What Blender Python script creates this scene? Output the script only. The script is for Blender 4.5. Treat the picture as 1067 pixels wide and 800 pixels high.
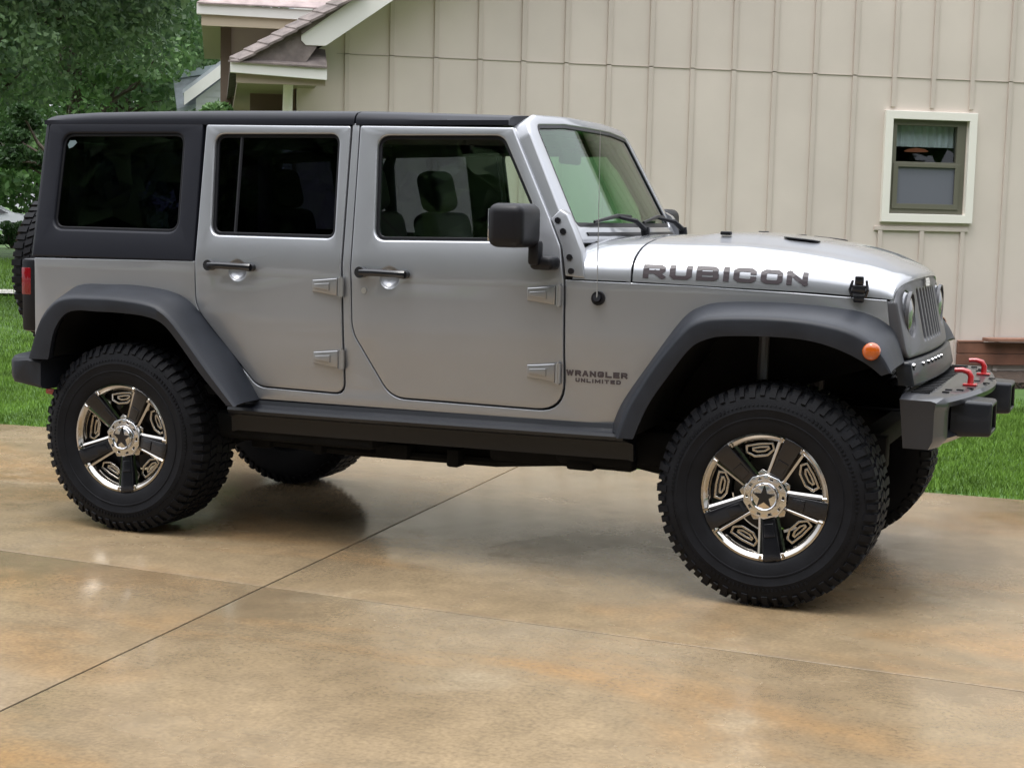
import bpy, bmesh, math, random
import numpy as np
from mathutils import Vector, Matrix
R = math.radians
scene = bpy.context.scene
for o in list(bpy.data.objects): bpy.data.objects.remove(o)
# ------------------------------------------------------------------ camera
cam = bpy.data.cameras.new('camera'); camo = bpy.data.objects.new('camera', cam)
scene.collection.objects.link(camo)
YAW, PITCH, ROLL = R(-22.355), R(6.2207), R(1.3762)
fw = Vector((math.sin(YAW)*math.cos(PITCH), math.cos(YAW)*math.cos(PITCH), -math.sin(PITCH)))
rt = Vector((math.cos(YAW), -math.sin(YAW), 0)); up = rt.cross(fw)
r2 = rt*math.cos(ROLL)+up*math.sin(ROLL); u2 = up*math.cos(ROLL)-rt*math.sin(ROLL)
m = Matrix((r2, u2, -fw)).transposed().to_4x4(); m.translation = Vector((4.2855, -6.6664, 1.4792))
camo.matrix_world = m
cam.sensor_fit = 'HORIZONTAL'; cam.sensor_width = 36; cam.lens = 36*1630.7/1067
cam.clip_start = .1; cam.clip_end = 600
scene.camera = camo
# ------------------------------------------------------------------ world, sun, exposure
SUN_EL, SUN_AZ = R(72), R(205)          # azimuth measured from +y clockwise
w = bpy.data.worlds.new('World'); scene.world = w; w.use_nodes = True
nt = w.node_tree; bg = nt.nodes['Background']
sky = nt.nodes.new('ShaderNodeTexSky'); sky.sky_type = 'NISHITA'; sky.sun_disc = False
sky.sun_elevation = SUN_EL; sky.sun_rotation = SUN_AZ; sky.dust_density = 4; sky.air_density = 1.0
hs = nt.nodes.new('ShaderNodeHueSaturation'); hs.inputs['Saturation'].default_value = .38
nt.links.new(sky.outputs[0], hs.inputs['Color'])
tcw = nt.nodes.new('ShaderNodeTexCoord'); sx = nt.nodes.new('ShaderNodeSeparateXYZ'); nt.links.new(tcw.outputs['Generated'], sx.inputs[0])
cz = nt.nodes.new('ShaderNodeValToRGB'); e = cz.color_ramp.elements       # overcast: zenith three times the horizon
e[0].position = 0; e[0].color = (3.6, 3.7, 4.0, 1); e[1].position = 1; e[1].color = (20.5, 21.0, 22.4, 1)
e2 = cz.color_ramp.elements.new(.35); e2.color = (7.2, 7.4, 7.9, 1)
nt.links.new(sx.outputs[2], cz.inputs[0])
cn = nt.nodes.new('ShaderNodeTexNoise'); cn.inputs['Scale'].default_value = 2.2; cn.inputs['Detail'].default_value = 5
nt.links.new(tcw.outputs['Generated'], cn.inputs['Vector'])
cr_ = nt.nodes.new('ShaderNodeValToRGB'); cr_.color_ramp.elements[0].position = .30; cr_.color_ramp.elements[0].color = (.55, .55, .55, 1); cr_.color_ramp.elements[1].position = .55
nt.links.new(cn.outputs[0], cr_.inputs[0])
mxw = nt.nodes.new('ShaderNodeMix'); mxw.data_type = 'RGBA'
nt.links.new(cr_.outputs[0], mxw.inputs[0]); nt.links.new(hs.outputs[0], mxw.inputs[6]); nt.links.new(cz.outputs[0], mxw.inputs[7]); nt.links.new(mxw.outputs[2], bg.inputs[0])
bg.inputs[1].default_value = .15
sl = bpy.data.lights.new('sun', 'SUN'); sl.energy = 1.5; sl.angle = R(22); sl.color = (1, .96, .9)
so = bpy.data.objects.new('sun', sl); scene.collection.objects.link(so)
sd = Vector((math.sin(SUN_AZ)*math.cos(SUN_EL), math.cos(SUN_AZ)*math.cos(SUN_EL), math.sin(SUN_EL)))
so.rotation_euler = sd.to_track_quat('Z', 'Y').to_euler()
vs = scene.view_settings; vs.view_transform = 'Standard'; vs.look = 'None'; vs.gamma = 1; vs.exposure = .5
scene.cycles.max_bounces = 8; scene.cycles.transparent_max_bounces = 12
# ------------------------------------------------------------------ helpers
WM = {}
COL = scene.collection
def empty(name, loc=(0,0,0), rz=0, parent=None, mat=None):
    o = bpy.data.objects.new(name, None); COL.objects.link(o)
    M = mat or (Matrix.Translation(loc) @ Matrix.Rotation(rz, 4, 'Z'))
    if parent is not None: o.parent = parent; o.matrix_local = WM[parent.name].inverted() @ M
    else: o.matrix_local = M
    WM[o.name] = M; o.empty_display_size = .1
    return o
def tag(o, label=None, cat=None, group=None, kind=None):
    if label: o['label'] = label
    if cat: o['category'] = cat
    if group: o['group'] = group
    if kind: o['kind'] = kind
    return o
def link(name, me, mat, parent=None, base=None):
    """mesh in world coordinates -> object; origin at base (top level) or at the parent's frame"""
    if mat is not None:
        for mm in (mat if isinstance(mat, (list, tuple)) else [mat]): me.materials.append(mm)
    o = bpy.data.objects.new(name, me); COL.objects.link(o)
    M = WM[parent.name] if parent is not None else Matrix.Translation(base or (0,0,0))
    me.transform(M.inverted())
    if parent is not None: o.parent = parent
    else: o.matrix_local = M
    WM[o.name] = M
    return o
def obj(name, bm, mat, parent=None, smooth=35, base=None):
    bmesh.ops.recalc_face_normals(bm, faces=bm.faces)
    me = bpy.data.meshes.new(name); bm.to_mesh(me); bm.free()
    if smooth:
        for p in me.polygons: p.use_smooth = True
        me.set_sharp_from_angle(angle=R(smooth))
    return link(name, me, mat, parent, base)
def B(): return bmesh.new()
def grid(bm, rings, closed=False, cap=False, flip=False, mi=0):
    V = [[bm.verts.new(p) for p in r] for r in rings]
    n = len(V[0])
    for a, b in zip(V, V[1:]):
        for i in range(n if closed else n-1):
            j = (i+1) % n
            try: f = bm.faces.new((a[i], a[j], b[j], b[i])); f.material_index = mi
            except ValueError: pass
    if cap:
        bm.faces.new(V[0]); bm.faces.new(V[-1])
    return V
def box(bm, c, s, bev=0, seg=2, M=None, mi=0):
    r = bmesh.ops.create_cube(bm, size=1)
    vs_ = r['verts']
    bmesh.ops.scale(bm, vec=s, verts=vs_)
    if bev:
        es = list({e for v in vs_ for e in v.link_edges})
        q = bmesh.ops.bevel(bm, geom=es, offset=bev, segments=seg, profile=.5, affect='EDGES')
        vs_ = list({v for v in vs_ if v.is_valid} | set(q['verts']))
    T = Matrix.Translation(c)
    if M is not None: T = T @ M.to_4x4()
    bmesh.ops.transform(bm, matrix=T, verts=vs_)
    if mi:
        for f in {f for v in vs_ for f in v.link_faces}: f.material_index = mi
    return vs_
def tube(bm, pts, r, seg=10, cap=True):
    pts = [Vector(p) for p in pts]; rings = []
    rr = r if isinstance(r, (list, tuple)) else [r]*len(pts)
    prev = None
    for i, p in enumerate(pts):
        t = (pts[min(i+1, len(pts)-1)]-pts[max(i-1, 0)]).normalized()
        a = t.orthogonal().normalized() if prev is None else (prev-t*prev.dot(t)).normalized()
        prev = a; b = t.cross(a)
        rings.append([p+(a*math.cos(k*2*math.pi/seg)+b*math.sin(k*2*math.pi/seg))*rr[i] for k in range(seg)])
    grid(bm, rings, closed=True, cap=cap)
def lathe(bm, prof, seg, fn, closed_prof=False):
    """prof [(r, a)], fn(r, a, theta)->point"""
    rings = []
    for k in range(seg+1):
        rings.append([fn(r_, a_, 2*math.pi*k/seg) for r_, a_ in prof])
    grid(bm, rings, closed=closed_prof)
    bmesh.ops.remove_doubles(bm, verts=bm.verts, dist=1e-5)
def fillet(pts, n=6):
    out = []; N = len(pts)
    for i, p in enumerate(pts):
        r = p[2] if len(p) > 2 else 0
        c = Vector(p[:2])
        if r <= 0: out.append((c.x, c.y)); continue
        a = Vector(pts[i-1][:2])-c; b = Vector(pts[(i+1) % N][:2])-c
        la, lb = a.length, b.length; a.normalize(); b.normalize()
        ang = a.angle(b); d = min(r/math.tan(ang/2), la*.49, lb*.49)
        p0 = c+a*d; p1 = c+b*d
        for k in range(n+1):
            t = k/n; q = p0*(1-t)**2+c*2*t*(1-t)*.92+p1*t**2 + c*0
            q = p0*(1-t)**2+c*2*t*(1-t)+p1*t**2
            out.append((q.x, q.y))
    return out
def area2(P): return sum(P[i][0]*P[(i+1)%len(P)][1]-P[(i+1)%len(P)][0]*P[i][1] for i in range(len(P)))/2
def offset(P, d):
    """inward offset for CCW polygon"""
    N = len(P); out = []
    for i in range(N):
        a = Vector(P[i])-Vector(P[i-1]); b = Vector(P[(i+1)%N])-Vector(P[i])
        if a.length < 1e-7: a = b
        if b.length < 1e-7: b = a
        n1 = Vector((-a.y, a.x)).normalized(); n2 = Vector((-b.y, b.x)).normalized()
        m_ = n1+n2
        if m_.length < 1e-4: m_ = n1
        m_.normalize(); s = 1/max(.5, m_.dot(n1))
        out.append((P[i][0]+m_.x*d*s, P[i][1]+m_.y*d*s))
    return out
def panel(bm, outer, holes, mp, t, bev=.004, hbev=None, cv=(), cu=()):
    """sheet with rounded rims: outlines in (u,v), depth 0 (front) .. t (back); mp(u,v,d)->xyz"""
    b = B()
    loops = []
    if area2(outer) < 0: outer = outer[::-1]
    loops.append((outer, bev, 1))
    for h in holes:
        if area2(h) < 0: h = h[::-1]
        loops.append((h, hbev if hbev is not None else bev, -1))
    fe = []; be = []
    for P, bv, sg in loops:
        lv = []
        st = [(bv, 0), (bv*.3, bv*.3), (0, bv), (0, t)] if bv > 0 else [(0, 0), (0, t)]
        if bv > 0: st = [(bv, 0), (bv*.62, bv*.08), (bv*.29, bv*.29), (bv*.08, bv*.62), (0, bv), (0, t)]
        for ins, dep in st:
            Q = offset(P, ins*sg) if ins else P
            lv.append([b.verts.new((q[0], q[1], dep)) for q in Q])
        n = len(P)
        for A_, C_ in zip(lv, lv[1:]):
            for i in range(n):
                j = (i+1) % n; b.faces.new((A_[i], A_[j], C_[j], C_[i]))
        for i in range(n):
            j = (i+1) % n
            fe.append(b.edges.get((lv[0][i], lv[0][j]))); be.append(b.edges.get((lv[-1][i], lv[-1][j])))
    bmesh.ops.triangle_fill(b, edges=fe, use_beauty=True, use_dissolve=False, normal=(0,0,1))
    bmesh.ops.triangle_fill(b, edges=be, use_beauty=True, use_dissolve=False, normal=(0,0,1))
    for z in cv: bmesh.ops.bisect_plane(b, geom=b.verts[:]+b.edges[:]+b.faces[:], plane_co=(0, z, 0), plane_no=(0, 1, 0))
    for x in cu: bmesh.ops.bisect_plane(b, geom=b.verts[:]+b.edges[:]+b.faces[:], plane_co=(x, 0, 0), plane_no=(1, 0, 0))
    for v in b.verts: v.co = Vector(mp(*v.co))
    me = bpy.data.meshes.new('tmp'); b.to_mesh(me); b.free(); bm.from_mesh(me); bpy.data.meshes.remove(me)
def interp(x, pts):
    if x <= pts[0][0]: return pts[0][1]
    for (a, b), (c, d) in zip(pts, pts[1:]):
        if x <= c: return b+(d-b)*(x-a)/(c-a)
    return pts[-1][1]
def resample(P, n):
    P = [Vector(p) for p in P]
    # catmull-rom
    out = []; L = [0]
    for a, b in zip(P, P[1:]): L.append(L[-1]+(b-a).length)
    for k in range(n):
        s = k/(n-1)*(len(P)-1); i = min(int(s), len(P)-2); t = s-i
        p0 = P[max(i-1,0)]; p1 = P[i]; p2 = P[i+1]; p3 = P[min(i+2, len(P)-1)]
        out.append(.5*((2*p1)+(p2-p0)*t+(2*p0-5*p1+4*p2-p3)*t*t+(3*p1-p0-3*p2+p3)*t**3))
    return out
# ------------------------------------------------------------------ materials
def mat(name, col, rough=.5, metal=0, coat=0, bump=None, var=None, spec=.5, emit=None, coords='Object'):
    m = bpy.data.materials.new(name); m.use_nodes = True; n = m.node_tree; p = n.nodes['Principled BSDF']
    p.inputs['Base Color'].default_value = (*col, 1); p.inputs['Roughness'].default_value = rough
    p.inputs['Metallic'].default_value = metal; p.inputs['Coat Weight'].default_value = coat
    p.inputs['Coat Roughness'].default_value = .04; p.inputs['Specular IOR Level'].default_value = spec
    tc = n.nodes.new('ShaderNodeTexCoord')
    if var:   # (scale, amount, rough amount)
        no = n.nodes.new('ShaderNodeTexNoise'); no.inputs['Scale'].default_value = var[0]; no.inputs['Detail'].default_value = 6
        n.links.new(tc.outputs[coords], no.inputs['Vector'])
        cr = n.nodes.new('ShaderNodeValToRGB')
        a = [max(0, c*(1-var[1])) for c in col]; b = [min(1, c*(1+var[1])) for c in col]
        cr.color_ramp.elements[0].position = .3; cr.color_ramp.elements[1].position = .7
        cr.color_ramp.elements[0].color = (*a, 1); cr.color_ramp.elements[1].color = (*b, 1)
        n.links.new(no.outputs[0], cr.inputs[0]); n.links.new(cr.outputs[0], p.inputs['Base Color'])
        if len(var) > 2:
            mr = n.nodes.new('ShaderNodeMapRange'); mr.inputs['To Min'].default_value = rough-var[2]; mr.inputs['To Max'].default_value = rough+var[2]
            n.links.new(no.outputs[0], mr.inputs[0]); n.links.new(mr.outputs[0], p.inputs['Roughness'])
    if bump:
        nb = n.nodes.new('ShaderNodeTexNoise'); nb.inputs['Scale'].default_value = bump[0]; nb.inputs['Detail'].default_value = 3
        n.links.new(tc.outputs[coords], nb.inputs['Vector'])
        bu = n.nodes.new('ShaderNodeBump'); bu.inputs['Strength'].default_value = bump[1]; bu.inputs['Distance'].default_value = bump[2]
        n.links.new(nb.outputs[0], bu.inputs['Height']); n.links.new(bu.outputs[0], p.inputs['Normal'])
    if emit:
        p.inputs['Emission Color'].default_value = (*emit[0], 1); p.inputs['Emission Strength'].default_value = emit[1]
    return m
def glassmat(name, tint, refl=1.0, rough=.01):
    m = bpy.data.materials.new(name); m.use_nodes = True; n = m.node_tree; n.nodes.remove(n.nodes['Principled BSDF'])
    out = n.nodes['Material Output']
    t = n.nodes.new('ShaderNodeBsdfTransparent'); t.inputs[0].default_value = (*tint, 1)
    g = n.nodes.new('ShaderNodeBsdfGlossy'); g.inputs['Roughness'].default_value = rough; g.inputs[0].default_value = (refl, refl, refl, 1)
    lw = n.nodes.new('ShaderNodeLayerWeight'); lw.inputs[0].default_value = .5
    pw = n.nodes.new('ShaderNodeMath'); pw.operation = 'POWER'; n.links.new(lw.outputs['Facing'], pw.inputs[0]); pw.inputs[1].default_value = 5.2
    f = n.nodes.new('ShaderNodeMath'); f.operation = 'MULTIPLY_ADD'; n.links.new(pw.outputs[0], f.inputs[0]); f.inputs[1].default_value = .85; f.inputs[2].default_value = .04
    mx = n.nodes.new('ShaderNodeMixShader')
    n.links.new(f.outputs[0], mx.inputs[0]); n.links.new(t.outputs[0], mx.inputs[1]); n.links.new(g.outputs[0], mx.inputs[2])
    n.links.new(mx.outputs[0], out.inputs[0]); return m
paint = mat('silver_paint', (.320, .328, .348), .40, .81, 1.0, bump=(2.2, .05, .01), var=(3, .02, .02))
hardblack = mat('textured_black_hardtop', (.009, .010, .015), .46, 0, 0, bump=(420, .06, .0006), spec=.2)
flareblack = mat('flare_plastic', (.012, .014, .019), .50, 0, 0, bump=(500, .08, .0008), var=(9, .2, .06), spec=.28)
trimblack = mat('trim_black', (.006, .006, .008), .42, spec=.25, bump=(300, .03, .0005))
glossblack = mat('gloss_black', (.010, .010, .012), .18)
satin = mat('bumper_satin', (.007, .008, .011), .36, 0, .12, bump=(350, .04, .0005), spec=.3)
rubber = mat('tyre_rubber', (.0065, .0068, .0085), .62, spec=.14, var=(14, .25, .08), bump=(120, .2, .002))
chrome = mat('dark_chrome', (.46, .435, .40), .09, 1)
bright = mat('bright_chrome', (.62, .62, .63), .07, 1)
wellmat = mat('rim_well', (.05, .05, .055), .3, .8)
insertm = mat('spoke_insert', (.006, .006, .008), .2)
under = mat('underbody', (.006, .006, .006), .75, spec=.12, var=(8, .4))
seatm = mat('seat_cloth', (.020, .019, .020), .85, bump=(200, .3, .002))
redpaint = mat('red_hook', (.33, .008, .01), .3, 0, .6)
rusty = mat('rear_hook_red', (.28, .05, .03), .5)
redlens = mat('red_lens', (.16, .004, .008), .12, 0, .5)
amber = mat('amber_lens', (.38, .075, .006), .15, 0, .5)
rearglass = glassmat('rear_privacy_glass', (.26, .27, .33), 1)
privacy = glassmat('privacy_glass', (.36, .37, .42), 1)
tint = glassmat('front_tint_glass', (.90, .95, .91))
clear = glassmat('windshield_glass', (.44, .66, .48), 1.0)
lensglass = mat('headlamp_lens', (.16, .165, .18), .12, .3, 1)
grillem = mat('grille_grey', (.06, .06, .066), .42, .0, .15, spec=.35)
decal = mat('decal_dark', (.045, .035, .04), .4)
decalred = mat('decal_mauve', (.11, .035, .045), .4)
steel = mat('steel', (.5, .5, .5), .3, 1)
# ------------------------------------------------------------------ setting materials
def concrete():
    m = bpy.data.materials.new('stained_concrete'); m.use_nodes = True; n = m.node_tree; L = n.links; p = n.nodes['Principled BSDF']
    tc = n.nodes.new('ShaderNodeTexCoord')
    def noise(sc, det=5, dist=0, stretch=None, rough=.55):
        mp_ = n.nodes.new('ShaderNodeMapping')
        if stretch: mp_.inputs['Scale'].default_value = stretch
        L.new(tc.outputs['Object'], mp_.inputs[0])
        x = n.nodes.new('ShaderNodeTexNoise'); x.inputs['Scale'].default_value = sc; x.inputs['Detail'].default_value = det
        x.inputs['Roughness'].default_value = rough; x.inputs['Distortion'].default_value = dist
        L.new(mp_.outputs[0], x.inputs['Vector']); return x.outputs[0]
    def ramp(src, a, b, ca=(0,0,0), cb=(1,1,1)):
        c = n.nodes.new('ShaderNodeValToRGB'); c.color_ramp.elements[0].position = a; c.color_ramp.elements[1].position = b
        c.color_ramp.elements[0].color = (*ca, 1); c.color_ramp.elements[1].color = (*cb, 1); L.new(src, c.inputs[0]); return c.outputs[0]
    def mix(f, a, b, mode='MIX'):
        x = n.nodes.new('ShaderNodeMix'); x.data_type = 'RGBA'; x.blend_type = mode
        if isinstance(f, float): x.inputs[0].default_value = f
        else: L.new(f, x.inputs[0])
        for s, k in ((a, 6), (b, 7)):
            if isinstance(s, tuple): x.inputs[k].default_value = (*s, 1)
            else: L.new(s, x.inputs[k])
        return x.outputs[2]
    base = mix(ramp(noise(.9, 6, .6), .35, .68), (.245, .180, .106), (.335, .250, .148))
    base = mix(ramp(noise(.55, 5, .8, (1, 2.2, 1)), .50, .76), base, (.375, .212, .085))          # rust-orange wash
    base = mix(ramp(noise(1.7, 5, .4), .60, .78), base, (.40, .32, .21))                          # pale scuffs
    base = mix(ramp(noise(2.6, 6, .3, (1, 1.6, 1)), .63, .80), base, (.185, .140, .085))            # darker damp marks
    base = mix(ramp(noise(60, 4), .3, .7), base, mix(.5, base, (.12, .09, .06)))
    base = mix(ramp(noise(7, 6, .2), .35, .65), base, mix(.3, base, (.09, .07, .045)))
    L.new(base, p.inputs['Base Color'])
    wet = ramp(noise(.8, 4, .7), .36, .66, (.10,)*3, (.30,)*3)
    fine = ramp(noise(9, 5), .3, .7, (.85,)*3, (1.15,)*3)
    L.new(mix(1.0, wet, fine, 'MULTIPLY'), p.inputs['Roughness'])
    bu = n.nodes.new('ShaderNodeBump'); bu.inputs['Strength'].default_value = .2; bu.inputs['Distance'].default_value = .0015
    L.new(noise(140, 3), bu.inputs['Height'])
    b2 = n.nodes.new('ShaderNodeBump'); b2.inputs['Strength'].default_value = .12; b2.inputs['Distance'].default_value = .006
    L.new(noise(3.5, 3), b2.inputs['Height']); L.new(bu.outputs[0], b2.inputs['Normal']); L.new(b2.outputs[0], p.inputs['Normal'])
    p.inputs['Specular IOR Level'].default_value = .6
    return m
conc = concrete()
jointm = mat('joint_dirt', (.02, .016, .012), .9, spec=.1)
lawnm = mat('lawn', (.046, .098, .015), .9, var=(1.3, .35), bump=(60, .6, .02))
blade = mat('grass_blade', (.095, .180, .022), .7, spec=.2, var=(2.5, .35))
mulch = mat('mulch', (.045, .028, .018), .95, var=(25, .5), bump=(40, 1, .05))
siding = mat('beige_siding', (.61, .533, .472), .75, var=(1.6, .05), bump=(35, .1, .003))
battenm = mat('beige_batten', (.54, .468, .412), .75, var=(1.6, .05))
shade_brown = mat('brown_trim', (.12, .085, .06), .7)
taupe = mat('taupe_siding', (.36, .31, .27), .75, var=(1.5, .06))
white = mat('white_trim', (.70, .69, .65), .5, var=(2, .04))
cream = mat('cream_trim', (.78, .745, .68), .5)
olive = mat('window_frame_olive', (.12, .115, .085), .5)
screenm = mat('insect_screen', (.12, .125, .15), .55)
shingle = mat('shingle', (.15, .125, .115), .9, var=(9, .35), bump=(60, .5, .01))
timber = mat('timber_brown', (.17, .075, .045), .7, var=(5, .3))
bark = mat('bark', (.07, .055, .04), .9, bump=(20, 1, .03))
whitewall = mat('neighbour_siding', (.55, .57, .58), .6)
roadm = mat('road', (.12, .12, .115), .85, var=(3, .1))
walkm = mat('sidewalk', (.45, .43, .38), .85, var=(3, .1))
def leafmat(name, a, b):
    m = bpy.data.materials.new(name); m.use_nodes = True; n = m.node_tree; p = n.nodes['Principled BSDF']
    g = n.nodes.new('ShaderNodeNewGeometry'); c = n.nodes.new('ShaderNodeValToRGB')
    c.color_ramp.elements[0].color = (*a, 1); c.color_ramp.elements[1].color = (*b, 1)
    n.links.new(g.outputs['Random Per Island'], c.inputs[0]); n.links.new(c.outputs[0], p.inputs['Base Color'])
    p.inputs['Roughness'].default_value = .55
    tr = n.nodes.new('ShaderNodeBsdfTranslucent'); n.links.new(c.outputs[0], tr.inputs[0])
    mx = n.nodes.new('ShaderNodeMixShader'); mx.inputs[0].default_value = .3
    n.links.new(p.outputs[0], mx.inputs[1]); n.links.new(tr.outputs[0], mx.inputs[2]); n.links.new(mx.outputs[0], n.nodes['Material Output'].inputs[0])
    return m
leafA = leafmat('leaf_dark', (.075, .14, .07), (.18, .285, .12))
leafB = leafmat('leaf_light', (.060, .14, .040), (.14, .25, .075))
leafC = leafmat('leaf_bush', (.02, .05, .015), (.05, .11, .03))
# ------------------------------------------------------------------ ground
def terrain_z(x, y):
    d = math.hypot(x-4, y+6.7)
    if y < 2: return 0
    return 0
bm = B()
xs = [-300, -200, -140]+list(np.arange(-100, 101, 4.0))+[140, 200, 300]
ys_ = [-300, -200, -120, -60, -30, -12, 0]+list(np.arange(2, 110, 4.0))+[140, 200, 300]
V = [[bm.verts.new((x, y, terrain_z(x, y)-.03)) for x in xs] for y in ys_]
for a, b in zip(V, V[1:]):
    for i in range(len(xs)-1): bm.faces.new((a[i], a[i+1], b[i+1], b[i]))
tag(obj('ground', bm, lawnm, smooth=60), kind='structure')
# driveway slabs between the joints (joint A runs along x, joint B runs along y)
def jA(x, k=0): return -1.435-.024*x-5.2*k
def jB(y, k=0): return 1.0-.0758*y+5.2*k
def edge(x): return 1.92+.108*x if x < 3.2 else 2.27
def drive():
    bm = B(); g = .0048
    cols = [(-3,-2),(-2,-1),(-1,0),(0,1),(1,2)]
    for ka in range(-1, 2):
        for (c0, c1) in cols:
            # iterate corners: rows y from jA(k+1) to jA(k); top row is to the lawn edge
            def P(kc, row):
                # intersection of column joint kc with row joint
                y = 0
                for _ in range(8):
                    x = jB(y, kc); y = edge(x) if row == -1 else jA(x, row)
                return Vector((jB(y, kc), y, 0))
            a, b, c, d = P(c0, ka+1), P(c1, ka+1), P(c1, ka), P(c0, ka)
            a += Vector((g, g, 0)); b += Vector((-g, g, 0)); c += Vector((-g, -g, 0)); d += Vector((g, -g, 0))
            top = []
            for p, q in ((a, b), (b, c), (c, d), (d, a)):
                for i in range(8):
                    pp = p.lerp(q, i/8)
                    top.append(pp)
            # slab with a small tooled edge
            poly = [(p.x, p.y) for p in top]
            panel(bm, poly, [], lambda u, v, dd: (u, v, -dd), .12, bev=.002)
    o = obj('driveway', bm, conc, smooth=30); return o
tag(drive(), kind='structure')
bm = B()
v = [bm.verts.new(p) for p in ((-14.5, -11.5, -.004), (11, -11.5, -.004), (11, 1.2, -.004), (-14.5, .0, -.004))]
bm.faces.new(v); tag(obj('joint_filler', bm, jointm, smooth=0), kind='structure')
bm = B(); v = [bm.verts.new(p) for p in ((-60, -60, -.02), (60, -60, -.02), (60, -11.4, -.018), (-60, -11.4, -.018))]
bm.faces.new(v); tag(obj('road', bm, roadm, smooth=0), kind='structure')
def far_strip(name, x0, x1, da, db, m_, dz):
    # strips that cross the view on the left, at distances da..db from the camera
    bm = B(); rows = []
    C = Vector((4.2855, -6.6664, 0)); f = Vector((-.645, .763, 0)); s = Vector((.763, .645, 0))
    for q in np.linspace(x0, x1, 9):
        rows.append([(lambda p: (p.x, p.y, terrain_z(p.x, p.y)+dz))(C+f*dd+s*q) for dd in np.linspace(da, db, 4)])
    grid(bm, rows); return tag(obj(name, bm, m_, smooth=60), kind='structure')
far_strip('sidewalk', -16, 20, 26.2, 27.4, walkm, .02)
far_strip('street', -40, 30, 58, 72, roadm, .03)
# ------------------------------------------------------------------ grass blades
def quads_mesh(name, V, F):
    me = bpy.data.meshes.new(name); k = F.shape[1]
    me.vertices.add(len(V)); me.vertices.foreach_set('co', V.astype(np.float32).ravel())
    me.loops.add(F.size); me.loops.foreach_set('vertex_index', F.astype(np.int32).ravel())
    me.polygons.add(len(F)); me.polygons.foreach_set('loop_start', np.arange(0, F.size, k, dtype=np.int32))
    me.polygons.foreach_set('loop_total', np.full(len(F), k, dtype=np.int32))
    me.update(calc_edges=True); me.validate(); return me
rng = np.random.default_rng(4)
def blades(name, regions):
    P = []; 
    for (x0, x1, y0, y1, n, h) in regions:
        x = rng.uniform(x0, x1, n); y = rng.uniform(y0, y1, n)
        k = y > np.where(x < 3.2, 1.92+.108*x, 2.27)+.01
        P.append(np.stack([x[k], y[k], np.full(k.sum(), h)], 1))
    P = np.concatenate(P); n = len(P)
    h = P[:, 2]*rng.uniform(.6, 1.25, n); a = rng.uniform(0, 2*np.pi, n); wv = h*.09
    lean = rng.normal(0, .35, (n, 2))*h[:, None]
    z0 = np.array([terrain_z(px, py) for px, py in P[:, :2]])-.03
    ax = np.stack([np.cos(a)*wv, np.sin(a)*wv], 1)
    V = np.zeros((n, 3, 3)); V[:, 0, :2] = P[:, :2]-ax; V[:, 1, :2] = P[:, :2]+ax; V[:, 2, :2] = P[:, :2]+lean
    V[:, 0, 2] = z0; V[:, 1, 2] = z0; V[:, 2, 2] = z0+h
    F = np.arange(n*3).reshape(n, 3)
    return tag(link(name, quads_mesh(name, V.reshape(-1, 3), F), blade), 'short green lawn grass beyond the concrete', 'grass', kind='stuff')
blades('grass', [(-8, -1.5, 1.0, 5.5, 90000, .034), (-16, -2, 5, 13, 70000, .05), (-24, -6, 12, 26, 50000, .08), (2.9, 6.5, 2.2, 6.8, 80000, .036), (-9, 10, 1.2, 7.5, 130000, .036)])
# ------------------------------------------------------------------ house
WO = Vector((-2.2906, 6.2654, 0)); WA = R(33.168)
wd = Vector((math.cos(WA), math.sin(WA), 0)); wn = Vector((-wd.y, wd.x, 0))
CP = Vector((4.2855, -6.6664, 1.4792)); dist = (WO-CP).dot(wn); sC = (CP-WO).dot(wd)
def W_(s, z, dep=0): return WO+wd*s+wn*dep+Vector((0, 0, z))
def K(s, z, dep):        # same sight line, at another depth
    k = (dist+dep)/dist
    return (sC+(s-sC)*k, CP.z+(z-CP.z)*k, dep)
def slabW(bm, s0, s1, z0, z1, d0, d1, bev=0):
    c = W_((s0+s1)/2, (z0+z1)/2, (d0+d1)/2)
    box(bm, c, (abs(s1-s0), abs(d1-d0), abs(z1-z0)), bev, 2, Matrix.Rotation(WA, 3, 'Z'))
def polyW(bm, pts, d0, d1):
    a = [bm.verts.new(W_(s, z, d0)) for s, z in pts]; b = [bm.verts.new(W_(s, z, d1)) for s, z in pts]
    bm.faces.new(a); bm.faces.new(b[::-1])
    for i in range(len(a)): j = (i+1) % len(a); bm.faces.new((a[i], b[i], b[j], a[j]))
house = empty('house', W_(4.5, 0, 3), WA)
tag(house, 'beige board and batten house with white rake board behind the silver vehicle', 'house')
ZS = 2.871
SL = .715                                  # roof slope
def rake(s): return 3.373+(s-.016)*SL     # underside of the rake board on the wall plane
RS = 5.2                                   # ridge
S1 = 2*RS+.85
wtop = lambda s: rake(s)+.02 if s <= RS else rake(2*RS-s)+.02
bm = B()
wx0, wx1, wz0, wz1 = 4.86, 5.66, 1.55, 2.48         # window opening
def mpW(u, v, d): return W_(u, v, d)
out = [(-.85, -.3), (S1+.85-.0, -.3), (S1, wtop(S1)), (RS, wtop(RS)), (-.85, wtop(-.85))]
panel(bm, [(-.85, -.3), (S1, -.3), (S1, wtop(S1)), (RS, wtop(RS)), (-.85, wtop(-.85))], [[(wx0, wz0), (wx1, wz0), (wx1, wz1), (wx0, wz1)]], mpW, .15, bev=0)
slabW(bm, -.85, -.70, -.3, 2.7, .15, 9)             # left side wall going back
slabW(bm, S1-.15, S1, -.3, 2.7, .15, 9)
obj('wall', bm, siding, house, smooth=0)
bm = B()
s = .0
k = -2
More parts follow.
